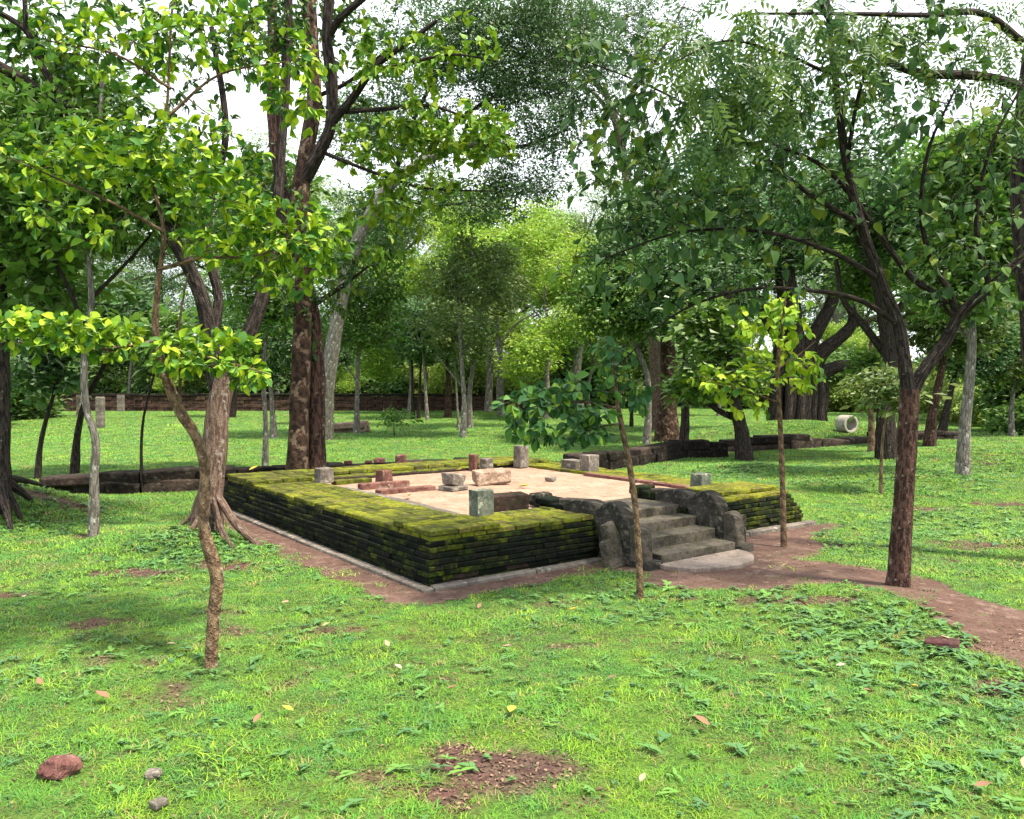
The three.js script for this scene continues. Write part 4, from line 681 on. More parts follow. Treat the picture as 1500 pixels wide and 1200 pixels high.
// ---------------------------------------------------------------- trunks across the lawn, each with its own bend
const tintFn = (base, vary = 0.35) => () => { const k = 1 + (R() - 0.5) * 2 * vary, y = R() * 0.3 - 0.12; return new THREE.Color().setRGB(base[0] * k * (1 + y), base[1] * k, base[2] * k * (1 - y)); };
function lawnTree(o) {   // px: points up the trunk in the picture, wpx: its width there
  R = mulberry(o.seed);
  const g0 = G(o.px[0][0], o.px[0][1]), d = -g0.z, k = d / 1200, t = group(o.name, g0); tag(t, o.label, 'tree', o.group);
  const path = o.px.map(([x, y], i) => { const p = P(x, y, d + i * (o.lean ?? 0)); return { p: p.sub(g0), r: o.w * k / 2 * lerp(i ? 1 : 1.3, 0.45, i / (o.px.length - 1)) }; }); path[0].p.set(0, -0.06, 0);
  const a = newOut(), b = newOut(), s = smooth(path, 0.16); tube(s, 10, a, 0.6, o.wob ?? 0.25);
  const nodes = s.slice(Math.floor(s.length * (o.bare ?? 0.45)));
  for (const l of o.limbs ?? []) { const q = smooth(l.map(([x, y, w]) => ({ p: P(x, y, d + 0.2).sub(g0), r: w * k / 2 })), 0.2); tube(q, 7, b, 0.5, 0.15); nodes.push(...q); }
  const sites = grow(nodes, o.blobs.map(([x, y, rx, ry, w]) => { const q = blob(x, y, d, rx, ry, rx * k * 0.8, w); q.c.sub(g0); return q; }), o.tips, b, { tipR: 0.006, maxR: 0.05, seg: 0.5, sides: 4, ...(o.twig ?? {}) });
  mesh('trunk', outGeo(a), o.bark, t); mesh('branches', outGeo(b), o.branchBark ?? o.bark, t);
  const ms = []; const n = o.per ?? 4;
  for (const q of sites) for (let i = 0; i < n; i++) { const f = q.path[Math.max(1, q.path.length - 1 - Math.floor(R() * 2))].p, m = leafMatrix(f.clone().add(V(rr(-1, 1), rr(-0.6, 0.8), rr(-1, 1)).multiplyScalar(o.puff ?? 0.2)), Yv, rr(0.8, 1.25) * (o.scale ?? 1), 0, 0.5, 0.4); ms.push(m); }
  sprays(t, ms, o.spray ?? SPRAY.mid, F.white, tintFn(o.tint ?? [0.07, 0.17, 0.03]), 'crown');
  return t;
}
const grp = 'slender trees scattered across the lawn';
const GREEN = [0.115, 0.24, 0.035], DEEP = [0.075, 0.175, 0.048], LIME = [0.17, 0.31, 0.03], BLUE = [0.05, 0.15, 0.075], OLIVE = [0.1, 0.17, 0.03], PALE = [0.14, 0.22, 0.055];
lawnTree({ seed: 201, name: 'bent_tree', label: 'slim grey trunk with a kink halfway up, lichen-spotted, on the shaded grass', px: [[137, 786], [138, 705], [139, 640], [127, 600], [123, 545], [127, 495], [134, 440], [128, 350], [140, 250], [150, 120]], w: 13, bark: M.barkGrey, branchBark: M.barkDark, bare: 0.55, tips: 150, per: 3, tint: GREEN, spray: SPRAY.mid, scale: 0.8, limbs: [[[127, 500, 8], [100, 420, 6], [50, 340, 4], [10, 280, 2]], [[130, 440, 7], [190, 380, 5], [240, 320, 3]]], blobs: [[60, 330, 90, 60, 4], [150, 300, 90, 70, 4], [90, 200, 120, 70, 4], [220, 260, 70, 60, 3]] });
const moundTree = lawnTree({ seed: 202, name: 'dark_tree', label: 'thick dark trunk rising from a leafy mound at the edge of the low wall', px: [[-2, 750], [2, 660], [4, 560], [0, 420], [-10, 250], [-15, 60]], w: 26, bark: M.barkDark, tips: 130, per: 3, tint: GREEN, spray: SPRAY.mid, scale: 1.1, blobs: [[0, 300, 130, 90, 4], [50, 420, 80, 50, 2], [40, 150, 150, 80, 4]] });
for (const [px, py, r0] of [[52, 735, 0.05], [35, 765, 0.045], [75, 712, 0.04], [18, 780, 0.05]]) { const e = G(px, py).sub(moundTree.position), o = newOut(), a0 = V(0.02, 0.42, 0.05), q = smooth([{ p: a0, r: r0 * 1.5 }, { p: a0.clone().lerp(e, 0.4).add(V(0, 0.02, 0)), r: r0 * 1.2 }, { p: e.clone().add(V(0, -0.03, 0)), r: r0 * 0.4 }], 0.08); tube(q, 8, o, 0.5, 0.3); mesh('root', outGeo(o), M.barkDark, moundTree); }
lawnTree({ seed: 203, name: 'dark_sapling', label: 'thin black leaning stem beside the leafy mound, bowed like a bow', px: [[55, 702], [58, 660], [66, 620], [78, 580], [100, 500], [120, 420]], w: 8, bark: M.barkDark, tips: 70, tint: DEEP, blobs: [[110, 470, 60, 40, 2], [60, 540, 40, 30, 1]] });
lawnTree({ seed: 204, name: 'dark_sapling', label: 'short black stem leaning toward the kinked grey trunk', px: [[109, 694], [113, 640], [124, 590], [150, 540], [175, 480]], w: 11, bark: M.barkDark, tips: 70, tint: DEEP, blobs: [[170, 470, 60, 40, 2]] });
lawnTree({ seed: 205, name: 'wavy_sapling', label: 'thin wavy black stem standing in front of the low dark wall', px: [[211, 724], [207, 680], [209, 620], [220, 570], [228, 540], [235, 500]], w: 5, bark: M.barkDark, tips: 24, per: 3, tint: GREEN, bare: 0.7, blobs: [[235, 500, 35, 22, 1]] });
lawnTree({ seed: 206, name: 'slender_tree', label: 'slender grey stem close to the twin trunks, standing by the wall', px: [[388, 694], [389, 620], [386, 560], [390, 480], [396, 380], [400, 250]], w: 8, bark: M.barkGrey, tips: 110, tint: GREEN, blobs: [[390, 420, 55, 70, 2], [400, 300, 60, 60, 2]] });
lawnTree({ seed: 207, name: 'slender_tree', label: 'pale slender trunk on the far lawn behind the twin trunks', px: [[401, 643], [399, 600], [396, 560], [390, 480]], w: 9, bark: M.barkGrey, tips: 110, tint: DEEP, blobs: [[390, 500, 60, 50, 2]] });
lawnTree({ seed: 208, name: 'slender_tree', label: 'straight pale grey trunk standing alone on the sunlit lawn by the root heap', px: [[522, 636], [523, 590], [524, 540], [528, 470], [532, 380]], w: 8, bark: M.barkGrey, tips: 150, per: 5, tint: GREEN, limbs: [[[524, 560, 3], [505, 535, 2], [480, 525, 1]]], blobs: [[530, 470, 60, 50, 2], [545, 390, 60, 60, 2]] });
[[605, 614, 5, -2], [613, 614, 5, 4], [626, 616, 5, -6]].forEach(([x, y, w, l], i) => lawnTree({ seed: 210 + i, name: 'thin_tree', label: ['dark thin stem, one of three in a loose row before the far wall', 'dark thin stem, one of three in a loose row before the far wall', 'pale curved stem beside two dark stems before the far wall'][i], group: i < 2 ? 'dark stems before the far wall' : null, px: [[x, y], [x + l * 0.4, y - 40], [x + l, y - 90], [x + l * 2, y - 170]], w, bark: i === 2 ? M.barkGrey : M.barkDark, tips: 90, per: 5, tint: DEEP, blobs: [[x + l, y - 130, 40, 45, 2]] }));
lawnTree({ seed: 214, name: 'thin_tree', label: 'brown short trunk in front of the dark end of the far wall', px: [[656, 612], [657, 570], [655, 520], [650, 430]], w: 9, bark: M.barkBrown, tips: 160, per: 5, tint: DEEP, blobs: [[640, 490, 60, 60, 2]] });
lawnTree({ seed: 215, name: 'pale_tree', label: 'pale spotted trunk with bare spreading twigs, nearest the platform of its clump', px: [[678, 641], [680, 590], [677, 540], [672, 460], [665, 380]], w: 8, bark: M.barkGrey, tips: 130, per: 3, tint: PALE, bare: 0.3, limbs: [[[679, 570, 3], [655, 540, 2], [640, 520, 1]], [[677, 520, 3], [700, 470, 2], [735, 410, 1.5]]], blobs: [[670, 440, 70, 80, 3], [700, 400, 60, 60, 2]] });
lawnTree({ seed: 216, name: 'pale_tree', label: 'pale forked trunk just behind the spotted trunk in the clump', px: [[688, 628], [688, 580], [692, 540], [700, 480], [720, 400]], w: 8, bark: M.barkGrey, tips: 130, per: 4, tint: PALE, blobs: [[720, 430, 60, 70, 2], [690, 500, 40, 30, 1]] });
lawnTree({ seed: 217, name: 'pale_tree', label: 'very thin pale stem in the clump, leaning outward at its foot', px: [[672, 631], [670, 600], [668, 560], [664, 500]], w: 4, bark: M.barkGrey, tips: 60, per: 4, tint: PALE, blobs: [[660, 480, 40, 50, 2]] });
lawnTree({ seed: 218, name: 'thin_tree', label: 'thin dark stem beside the heap of exposed roots', px: [[482, 622], [481, 580], [484, 530], [480, 470]], w: 5, bark: M.barkDark, tips: 80, per: 5, tint: DEEP, blobs: [[485, 500, 45, 45, 2]] });
lawnTree({ seed: 219, name: 'seedling', label: 'tiny seedling with a flat tuft of leaves on the open lawn', px: [[578, 641], [577, 630], [577, 620], [576, 614]], w: 1.6, bark: M.barkDark, tips: 14, per: 2, tint: GREEN, scale: 0.8, bare: 0.6, blobs: [[577, 614, 15, 4, 1]], twig: { maxR: 0.012 } });
lawnTree({ seed: 220, name: 'stout_tree', label: 'stout flaking red-brown trunk behind the low wall', px: [[977, 647], [978, 600], [979, 550], [978, 500], [975, 420], [985, 300]], w: 30, bark: M.barkPatch, tips: 330, per: 5, tint: DEEP, wob: 0.12, blobs: [[960, 400, 120, 80, 4], [1000, 290, 120, 80, 4]] });
lawnTree({ seed: 221, name: 'thin_tree', label: 'grey-brown slim trunk at the foot of the stout flaking trunk', px: [[947, 652], [950, 600], [948, 550], [930, 500], [915, 440]], w: 10, bark: M.barkGrey, tips: 160, per: 5, tint: GREEN, blobs: [[915, 440, 80, 60, 2]] });
lawnTree({ seed: 222, name: 'thin_tree', label: 'dark trunk growing against the broken low wall', px: [[1000, 664], [1004, 610], [1002, 560], [1006, 500], [1010, 400]], w: 13, bark: M.barkDark, tips: 160, per: 5, tint: DEEP, blobs: [[1020, 420, 90, 70, 2]] });
lawnTree({ seed: 223, name: 'leaning_tree', label: 'black trunk with a long arm forking low, on a weedy mound', px: [[1091, 674], [1086, 630], [1076, 590], [1068, 560], [1072, 500], [1060, 420]], w: 21, bark: M.barkDark, tips: 130, per: 4, tint: [0.13, 0.25, 0.03], spray: SPRAY.big, scale: 0.8, limbs: [[[1078, 612, 12], [1050, 600, 9], [1020, 575, 6], [985, 555, 4]], [[1076, 590, 10], [1100, 540, 7], [1120, 480, 4]]], blobs: [[1040, 480, 50, 40, 2], [1020, 560, 45, 22, 1], [1080, 545, 30, 18, 0.7]] });
lawnTree({ seed: 224, name: 'dark_tree', label: 'thick black trunk on a low mound, behind the forked brown trunk', px: [[1300, 672], [1298, 610], [1304, 540], [1296, 470], [1280, 400], [1240, 300]], w: 27, bark: M.barkDark, tips: 190, per: 4, tint: DEEP, limbs: [[[1298, 520, 13], [1260, 470, 10], [1235, 440, 8], [1225, 380, 6]], [[1298, 480, 13], [1330, 430, 9], [1360, 340, 6]]], blobs: [[1250, 300, 110, 60, 3], [1340, 340, 90, 60, 3]] });
lawnTree({ seed: 225, name: 'thin_tree', label: 'tan thin trunk standing against a thick black trunk', px: [[1277, 662], [1276, 610], [1272, 560], [1276, 500]], w: 9, bark: M.barkTan, tips: 90, per: 4, tint: GREEN, blobs: [[1285, 540, 28, 22, 1], [1275, 400, 50, 40, 2]] });
lawnTree({ seed: 226, name: 'stake_sapling', label: 'very thin straight stem with a small pale crown in front of the black trunk', px: [[1290, 724], [1292, 660], [1298, 600], [1300, 560]], w: 5, bark: M.barkTan, tips: 40, per: 2, tint: PALE, scale: 0.7, bare: 0.75, blobs: [[1300, 575, 36, 20, 1]], twig: { maxR: 0.01 } });
lawnTree({ seed: 227, name: 'grey_tree', label: 'straight grey barked trunk at the weedy slope by the dirt path', px: [[1410, 696], [1414, 620], [1420, 560], [1424, 490], [1420, 440], [1428, 360], [1424, 250]], w: 17, bark: M.barkGrey, tips: 230, per: 5, tint: GREEN, limbs: [[[1424, 500, 8], [1405, 480, 6], [1380, 440, 4]]], blobs: [[1430, 380, 80, 60, 2], [1440, 260, 90, 70, 3], [1390, 420, 50, 40, 1]] });
lawnTree({ seed: 228, name: 'dark_tree', label: 'brown leaning trunk at the end of the low reddish wall', px: [[1361, 655], [1366, 610], [1374, 570], [1385, 510], [1400, 430]], w: 15, bark: M.barkBrown, tips: 160, per: 5, tint: OLIVE, blobs: [[1395, 470, 60, 50, 2]] });
lawnTree({ seed: 229, name: 'dark_tree', label: 'black leaning trunk just past the end of the low reddish wall', px: [[1378, 640], [1386, 605], [1394, 570], [1410, 500]], w: 12, bark: M.barkDark, tips: 150, per: 5, tint: DEEP, blobs: [[1420, 500, 60, 50, 2]] });
[[20, 612, 7, DEEP, 'thin dark stem at the far end of the shaded lawn'], [190, 600, 6, DEEP, 'thin dark stem near the pale stone post'], [340, 612, 8, DEEP, 'thin dark stem beyond the buttressed trunk'], [865, 612, 6, GREEN, 'thin stem on the far lawn behind the blue-green sapling'], [925, 626, 5, PALE, 'thin pale stem beyond the low wall, near the slim grey-brown trunk'], [1052, 610, 5, PALE, 'thin stem on the bright far lawn beside the banyan'], [1440, 622, 6, PALE, 'pale short stem among the bushes past the grey trunk'], [1482, 640, 8, OLIVE, 'dim trunk among bushes at the end of the weedy slope']].forEach(([x, y, w, c, l], i) => lawnTree({ seed: 240 + i, name: 'thin_tree', label: l, px: [[x, y], [x + (i % 3 - 1) * 4, y - 40], [x + (i % 2) * 8 - 4, y - 90], [x + (i % 3 - 1) * 12, y - 150]], w, bark: i % 2 ? M.barkGrey : M.barkDark, tips: 120, per: 5, tint: c, blobs: [[x, y - 130, 60, 55, 2]] }));
for (const t of [
  { seed: 271, name: 'rain_tree', label: 'tall grey tree leaning over the lawn with fine dark feathery leaves', px: [[472, 645], [480, 560], [500, 440], [527, 345], [575, 268], [650, 222], [740, 195]], w: 24, bark: M.barkGrey, branchBark: M.barkDark, bare: 0.6, lean: -0.4, tips: 780, per: 3, twig: { tipR: 0.013, maxR: 0.07 }, tint: [0.09, 0.18, 0.065], spray: SPRAY.fine, scale: 1.25, puff: 0.4, limbs: [[[600, 250, 9], [680, 170, 7], [760, 120, 5], [830, 60, 3]], [[575, 268, 9], [600, 190, 7], [640, 110, 5], [690, 40, 3]], [[680, 212, 8], [760, 215, 6], [830, 190, 4]], [[560, 285, 7], [640, 300, 5], [730, 290, 3]], [[640, 110, 4], [730, 60, 3], [800, 10, 2]]], blobs: [[700, 100, 110, 60, 4], [780, 170, 90, 70, 4], [640, 60, 110, 50, 4], [800, 60, 100, 60, 4], [680, 290, 110, 40, 2.5], [740, 30, 120, 50, 3], [600, 190, 80, 60, 2.5], [770, 260, 70, 50, 2], [850, 120, 70, 70, 2], [560, 320, 60, 40, 1], [540, 170, 80, 80, 2]] },
  { seed: 272, name: 'rain_tree', label: 'pinkish-barked tree whose curved limbs cross the open sky behind the forked tree', px: [[968, 630], [962, 540], [950, 430], [925, 300], [905, 190], [885, 130]], w: 20, bark: M.barkRed, bare: 0.7, tips: 380, per: 3, twig: { tipR: 0.011, maxR: 0.06 }, tint: [0.08, 0.16, 0.06], spray: SPRAY.fine, scale: 0.95, puff: 0.45, limbs: [[[888, 140, 9], [850, 95, 8], [818, 50, 7], [790, 0, 5], [780, -60, 4]], [[905, 180, 7], [860, 130, 5], [800, 128, 3], [750, 130, 2]], [[900, 170, 6], [960, 90, 5], [1000, 10, 3]], [[850, 95, 5], [870, 40, 4], [860, -20, 3]]], blobs: [[820, 20, 80, 50, 3], [900, 60, 80, 60, 3], [960, 40, 90, 60, 3], [800, 120, 60, 30, 1], [930, 200, 60, 60, 1]] },
]) lawnTree(t);
// banyan: a bundle of fused stems and hanging roots
{
  R = mulberry(260);
  const d = 29, k = d / 1200, g0 = P(1172, 636, d); g0.y = H(g0.x, g0.z); const t = group('banyan_tree', g0); tag(t, 'massive dark banyan with fused hanging roots on a green mound', 'tree');
  const L = (pts) => smooth(pts.map(([x, y, w, dd]) => ({ p: P(x, y, d + (dd ?? 0)).sub(g0), r: w * k / 2 })), 0.3), tr = newOut(), br = newOut(), nodes = [];
  for (let i = 0; i < 15; i++) { const x = 1132 + i * 5.2 + rr(-2, 2), dd = rr(-0.8, 0.8), w = rr(10, 20); tube(L([[x - 2 + (i - 7) * 0.8, 648, w * 1.2, dd], [x, 610, w, dd], [x + 2, 570, w, dd * 0.8], [1168 + (i - 7) * 4, 535, w * 1.1, dd * 0.5], [1165 + (i - 7) * 3.5, 500, w, 0]]), 8, tr, 0.8, 0.3); }
  for (const pts of [[[1165, 550, 40], [1160, 480, 34], [1150, 400, 28], [1140, 300, 22], [1150, 180, 16]], [[1190, 560, 24], [1215, 542, 20], [1240, 535, 17], [1265, 545, 13], [1280, 570, 9]], [[1185, 545, 26], [1205, 515, 22], [1235, 490, 18], [1250, 470, 15], [1240, 430, 12], [1232, 360, 9]], [[1175, 520, 24], [1215, 450, 18], [1240, 380, 14], [1270, 300, 10]], [[1150, 510, 24], [1110, 440, 18], [1070, 380, 13], [1030, 330, 8]], [[1250, 475, 11], [1300, 465, 8], [1350, 470, 5]]]) { const q = L(pts); tube(q, 9, br, 0.8, 0.2); nodes.push(...q.slice(2)); }
  const sites = grow(nodes, [[1150, 350, 120, 80, 4], [1250, 330, 110, 80, 4], [1060, 350, 90, 70, 3], [1180, 220, 150, 80, 4], [1300, 420, 60, 30, 0.6]].map(([x, y, rx, ry, w]) => { const b = blob(x, y, d, rx, ry, 2.5, w); b.c.sub(g0); return b; }), 420, br, { tipR: 0.012, maxR: 0.08, seg: 0.7 });
  mesh('trunk', outGeo(tr), M.barkDark, t); mesh('branches', outGeo(br), M.barkDark, t);
  for (let i = 0; i < 9; i++) { const o = newOut(), x = 1135 + i * 9 + rr(-3, 3); tube(L([[x, 640, 2.2, 1.1], [x + rr(-1, 1), 600, 1.8, 1.1], [x + rr(-2, 2), 560, 1.6, 0.9], [x, 530, 1.5, 0.5]]), 5, o, 0.5); mesh('hanging_root', outGeo(o), M.barkGrey, t); }
  const ms = []; for (const q of sites) for (let i = 0; i < 4; i++) ms.push(leafMatrix(q.p.clone().add(V(rr(-1, 1), rr(-0.5, 0.8), rr(-1, 1)).multiplyScalar(0.45)), Yv, rr(1, 1.6), 0, 0.5, 0.4));
  sprays(t, ms, SPRAY.mid, F.white, tintFn(DEEP));
}
// ---------------------------------------------------------------- the wood behind: a few kinds, each tree placed on its own
function woodProto(o) {
  R = mulberry(o.seed); const a = newOut(), b = newOut(), t = new THREE.Group(), nodes = [];
  const trunk = []; for (let i = 0; i <= 6; i++) trunk.push({ p: V(rr(-1, 1) * o.bend * (i ? 1 : 0), o.h * 0.72 * i / 6 - 0.1, rr(-1, 1) * o.bend * (i ? 1 : 0)), r: o.r * lerp(1.15, 0.35, i / 6) });
  const s = smooth(trunk, 0.6); tube(s, 9, a, 0.9, 0.2); nodes.push(...s.slice(Math.floor(s.length * 0.45)));
  for (let i = 0; i < o.limbs; i++) { const f = rr(0.4, 0.95), st = s[Math.floor(f * (s.length - 1))], an = i / o.limbs * 6.283 + rr(-0.4, 0.4), l = o.w * rr(0.5, 0.95), up = o.h * rr(0.05, 0.24), q = smooth([{ p: st.p.clone(), r: st.r * 0.6 }, { p: st.p.clone().add(V(Math.cos(an) * l * 0.5, up * 0.7, Math.sin(an) * l * 0.5)), r: st.r * 0.4 }, { p: st.p.clone().add(V(Math.cos(an) * l, up, Math.sin(an) * l)), r: 0.03 }], 0.6); tube(q, 6, b, 0.8, 0.1); nodes.push(...q.slice(2)); }
  const blobs = []; for (let i = 0; i < o.blobs; i++) { const an = rr(0, 6.283), rad = Math.sqrt(R()) * o.w * 0.8, y = o.h * rr(o.low, 0.95), c = o.w * rr(0.26, 0.44); blobs.push({ c: V(Math.cos(an) * rad, y, Math.sin(an) * rad), r: V(c, c * 0.65, c) }); }
  const sites = grow(nodes, blobs, o.tips, b, { tipR: 0.008, maxR: 0.06, seg: 0.7, sides: 3 });
  const tm = mesh('trunk', outGeo(a), o.bark, t), bm = mesh('branches', outGeo(b), o.bark, t); tm.name = 'trunk'; bm.name = 'branches';
  const ms = []; for (const q of sites) for (let i = 0; i < o.per; i++) ms.push(leafMatrix(q.p.clone().add(V(rr(-1, 1), rr(-0.6, 0.7), rr(-1, 1)).multiplyScalar(o.puff)), Yv, rr(0.8, 1.3) * o.scale, 0, 0.5, 0.45));
  sprays(t, ms, o.spray, F.white, tintFn(o.tint, 0.4));
  return t;
}
function shrubProto(o) {
  R = mulberry(o.seed); const b = newOut(), t = new THREE.Group(), nodes = [];
  for (let i = 0; i < 7; i++) { const an = i / 7 * 6.283, q = smooth([{ p: V(Math.cos(an) * 0.15, -0.05, Math.sin(an) * 0.15), r: 0.04 }, { p: V(Math.cos(an) * o.w * 0.3, o.h * 0.4, Math.sin(an) * o.w * 0.3), r: 0.03 }, { p: V(Math.cos(an) * o.w * 0.55, o.h * rr(0.6, 0.9), Math.sin(an) * o.w * 0.55), r: 0.015 }], 0.3); tube(q, 5, b, 0.5); nodes.push(...q.slice(1)); }
  const blobs = []; for (let i = 0; i < 9; i++) { const an = rr(0, 6.283), rad = Math.sqrt(R()) * o.w * 0.75; blobs.push({ c: V(Math.cos(an) * rad, o.h * rr(0.12, 0.85), Math.sin(an) * rad), r: V(o.w * 0.4, o.h * 0.2, o.w * 0.4) }); }
  const sites = grow(nodes, blobs, o.tips, b, { tipR: 0.006, maxR: 0.02, seg: 0.5, sides: 3 });
  mesh('stems', outGeo(b), M.barkDark, t).name = 'stems';
  const ms = []; for (const q of sites) for (let i = 0; i < o.per; i++) ms.push(leafMatrix(q.p.clone().add(V(rr(-1, 1), rr(-0.6, 0.7), rr(-1, 1)).multiplyScalar(0.3)), Yv, rr(0.9, 1.4) * o.scale, 0, 0.5, 0.45));
  sprays(t, ms, o.spray, F.white, tintFn(o.tint, 0.4)); return t;
}
const wood = {
  feather: [woodProto({ seed: 301, h: 19, w: 6, r: 0.32, bend: 0.5, limbs: 8, blobs: 16, low: 0.38, tips: 560, per: 3, puff: 0.65, scale: 1.45, spray: SPRAY.fine, tint: [0.2, 0.32, 0.09], bark: M.barkGrey }), 'feathery grey-green tree in the far wood'],
  round: [woodProto({ seed: 302, h: 15, w: 5, r: 0.3, bend: 0.4, limbs: 8, blobs: 14, low: 0.3, tips: 520, per: 3, puff: 0.6, scale: 1.45, spray: SPRAY.mid, tint: [0.13, 0.26, 0.055], bark: M.barkDark }), 'dense dark green tree in the far wood'],
  bright: [woodProto({ seed: 303, h: 12, w: 4, r: 0.2, bend: 0.4, limbs: 7, blobs: 13, low: 0.22, tips: 460, per: 3, puff: 0.5, scale: 1.35, spray: SPRAY.mid, tint: [0.28, 0.44, 0.05], bark: M.barkGrey }), 'bright yellow-green tree in the far wood'],
  blue: [woodProto({ seed: 304, h: 17, w: 5.5, r: 0.28, bend: 0.5, limbs: 8, blobs: 15, low: 0.3, tips: 540, per: 3, puff: 0.6, scale: 1.45, spray: SPRAY.fine, tint: [0.14, 0.28, 0.1], bark: M.barkBrown }), 'tall blue-green tree in the far wood'],
};
const bush = {
  dark: [shrubProto({ seed: 311, h: 3.2, w: 2.6, tips: 200, per: 5, scale: 1.5, spray: SPRAY.mid, tint: [0.12, 0.24, 0.05] }), 'dark rounded shrub under the far trees'],
  pale: [shrubProto({ seed: 312, h: 2.6, w: 2.4, tips: 200, per: 5, scale: 1.4, spray: SPRAY.fine, tint: [0.27, 0.38, 0.07] }), 'pale green shrub under the far trees'],
};
function plant(kind, label, grpName, name, x, z, s, turn) {
  const g = kind.clone(); g.name = numbered(name); g.position.set(x, H(x, z) - 0.02, z); g.rotation.y = turn; g.scale.set(s, s * 1, s); scene.add(g); return tag(g, label, name.includes('shrub') ? 'shrub' : 'tree', grpName);
}
{
  R = mulberry(320);
  const names = { feather: 'feathery_tree', round: 'dense_tree', bright: 'bright_tree', blue: 'blue_green_tree' };
  // [picture x, distance, kind, size]
  const spots = [[-120, 30, 'round', 0.9], [-40, 42, 'blue', 1], [110, 62, 'feather', 1.1], [230, 66, 'blue', 1.2], [330, 60, 'round', 1.1], [400, 58, 'feather', 1.1], [500, 66, 'blue', 1.1], [590, 70, 'feather', 1.2], [735, 46, 'bright', 1.0], [715, 52, 'bright', 1.15], [600, 50, 'bright', 0.8], [770, 64, 'round', 0.9], [800, 42, 'bright', 0.8], [850, 52, 'feather', 0.9], [930, 62, 'blue', 1.0], [1040, 66, 'round', 1.1], [1150, 72, 'blue', 1.2], [1210, 62, 'feather', 1.0], [1260, 74, 'round', 1.2], [1440, 64, 'feather', 1.2], [1490, 42, 'round', 0.95], [1560, 50, 'blue', 1.1], [1640, 36, 'round', 0.9], [250, 56, 'bright', 0.55], [480, 55, 'bright', 0.5], [560, 60, 'bright', 0.6], [625, 57, 'bright', 0.5], [700, 60, 'bright', 0.6], [860, 57, 'bright', 0.65], [1100, 58, 'bright', 0.6], [1235, 55, 'bright', 0.5], [1470, 38, 'bright', 0.5], [60, 56, 'bright', 0.5], [760, 90, 'blue', 1.3], [560, 95, 'round', 1.4], [1000, 95, 'feather', 1.4], [350, 95, 'blue', 1.4], [1300, 100, 'blue', 1.4], [1470, 90, 'round', 1.3], [130, 92, 'blue', 1.4], [900, 85, 'round', 1.2], [700, 88, 'round', 1.2]];
  for (const [px, d, k, s] of spots) plant(wood[k][0], wood[k][1], wood[k][1].replace(' tree in', ' trees in'), names[k], (px - 750) / 1200 * d, -d, s, rr(0, 6.28));
  const sn = { dark: 'dark_shrub', pale: 'pale_shrub' };
  for (let i = 0; i < 56; i++) { const px = -80 + i * 30 + rr(-12, 12), d = px < 760 ? rr(57, 66) : px < 1180 ? rr(58, 72) : rr(50, 64), k = R() < 0.55 ? 'dark' : 'pale'; plant(bush[k][0], bush[k][1], bush[k][1].replace('shrub', 'shrubs'), sn[k], (px - 750) / 1200 * d, -d, rr(0.9, 1.7), rr(0, 6.28)); }
  for (const [px, d, k, s] of [[1470, 34, 'pale', 0.8], [1510, 30, 'dark', 0.9], [1430, 38, 'pale', 0.9], [1395, 40, 'pale', 0.8], [1250, 52, 'pale', 0.9], [1210, 56, 'pale', 1.1], [1300, 54, 'pale', 0.8], [1340, 52, 'pale', 0.9], [-10, 40, 'dark', 1], [40, 44, 'dark', 0.9], [-60, 34, 'dark', 1]]) plant(bush[k][0], bush[k][1], bush[k][1].replace('shrub', 'shrubs'), sn[k], (px - 750) / 1200 * d, -d, s, rr(0, 6.28));
}
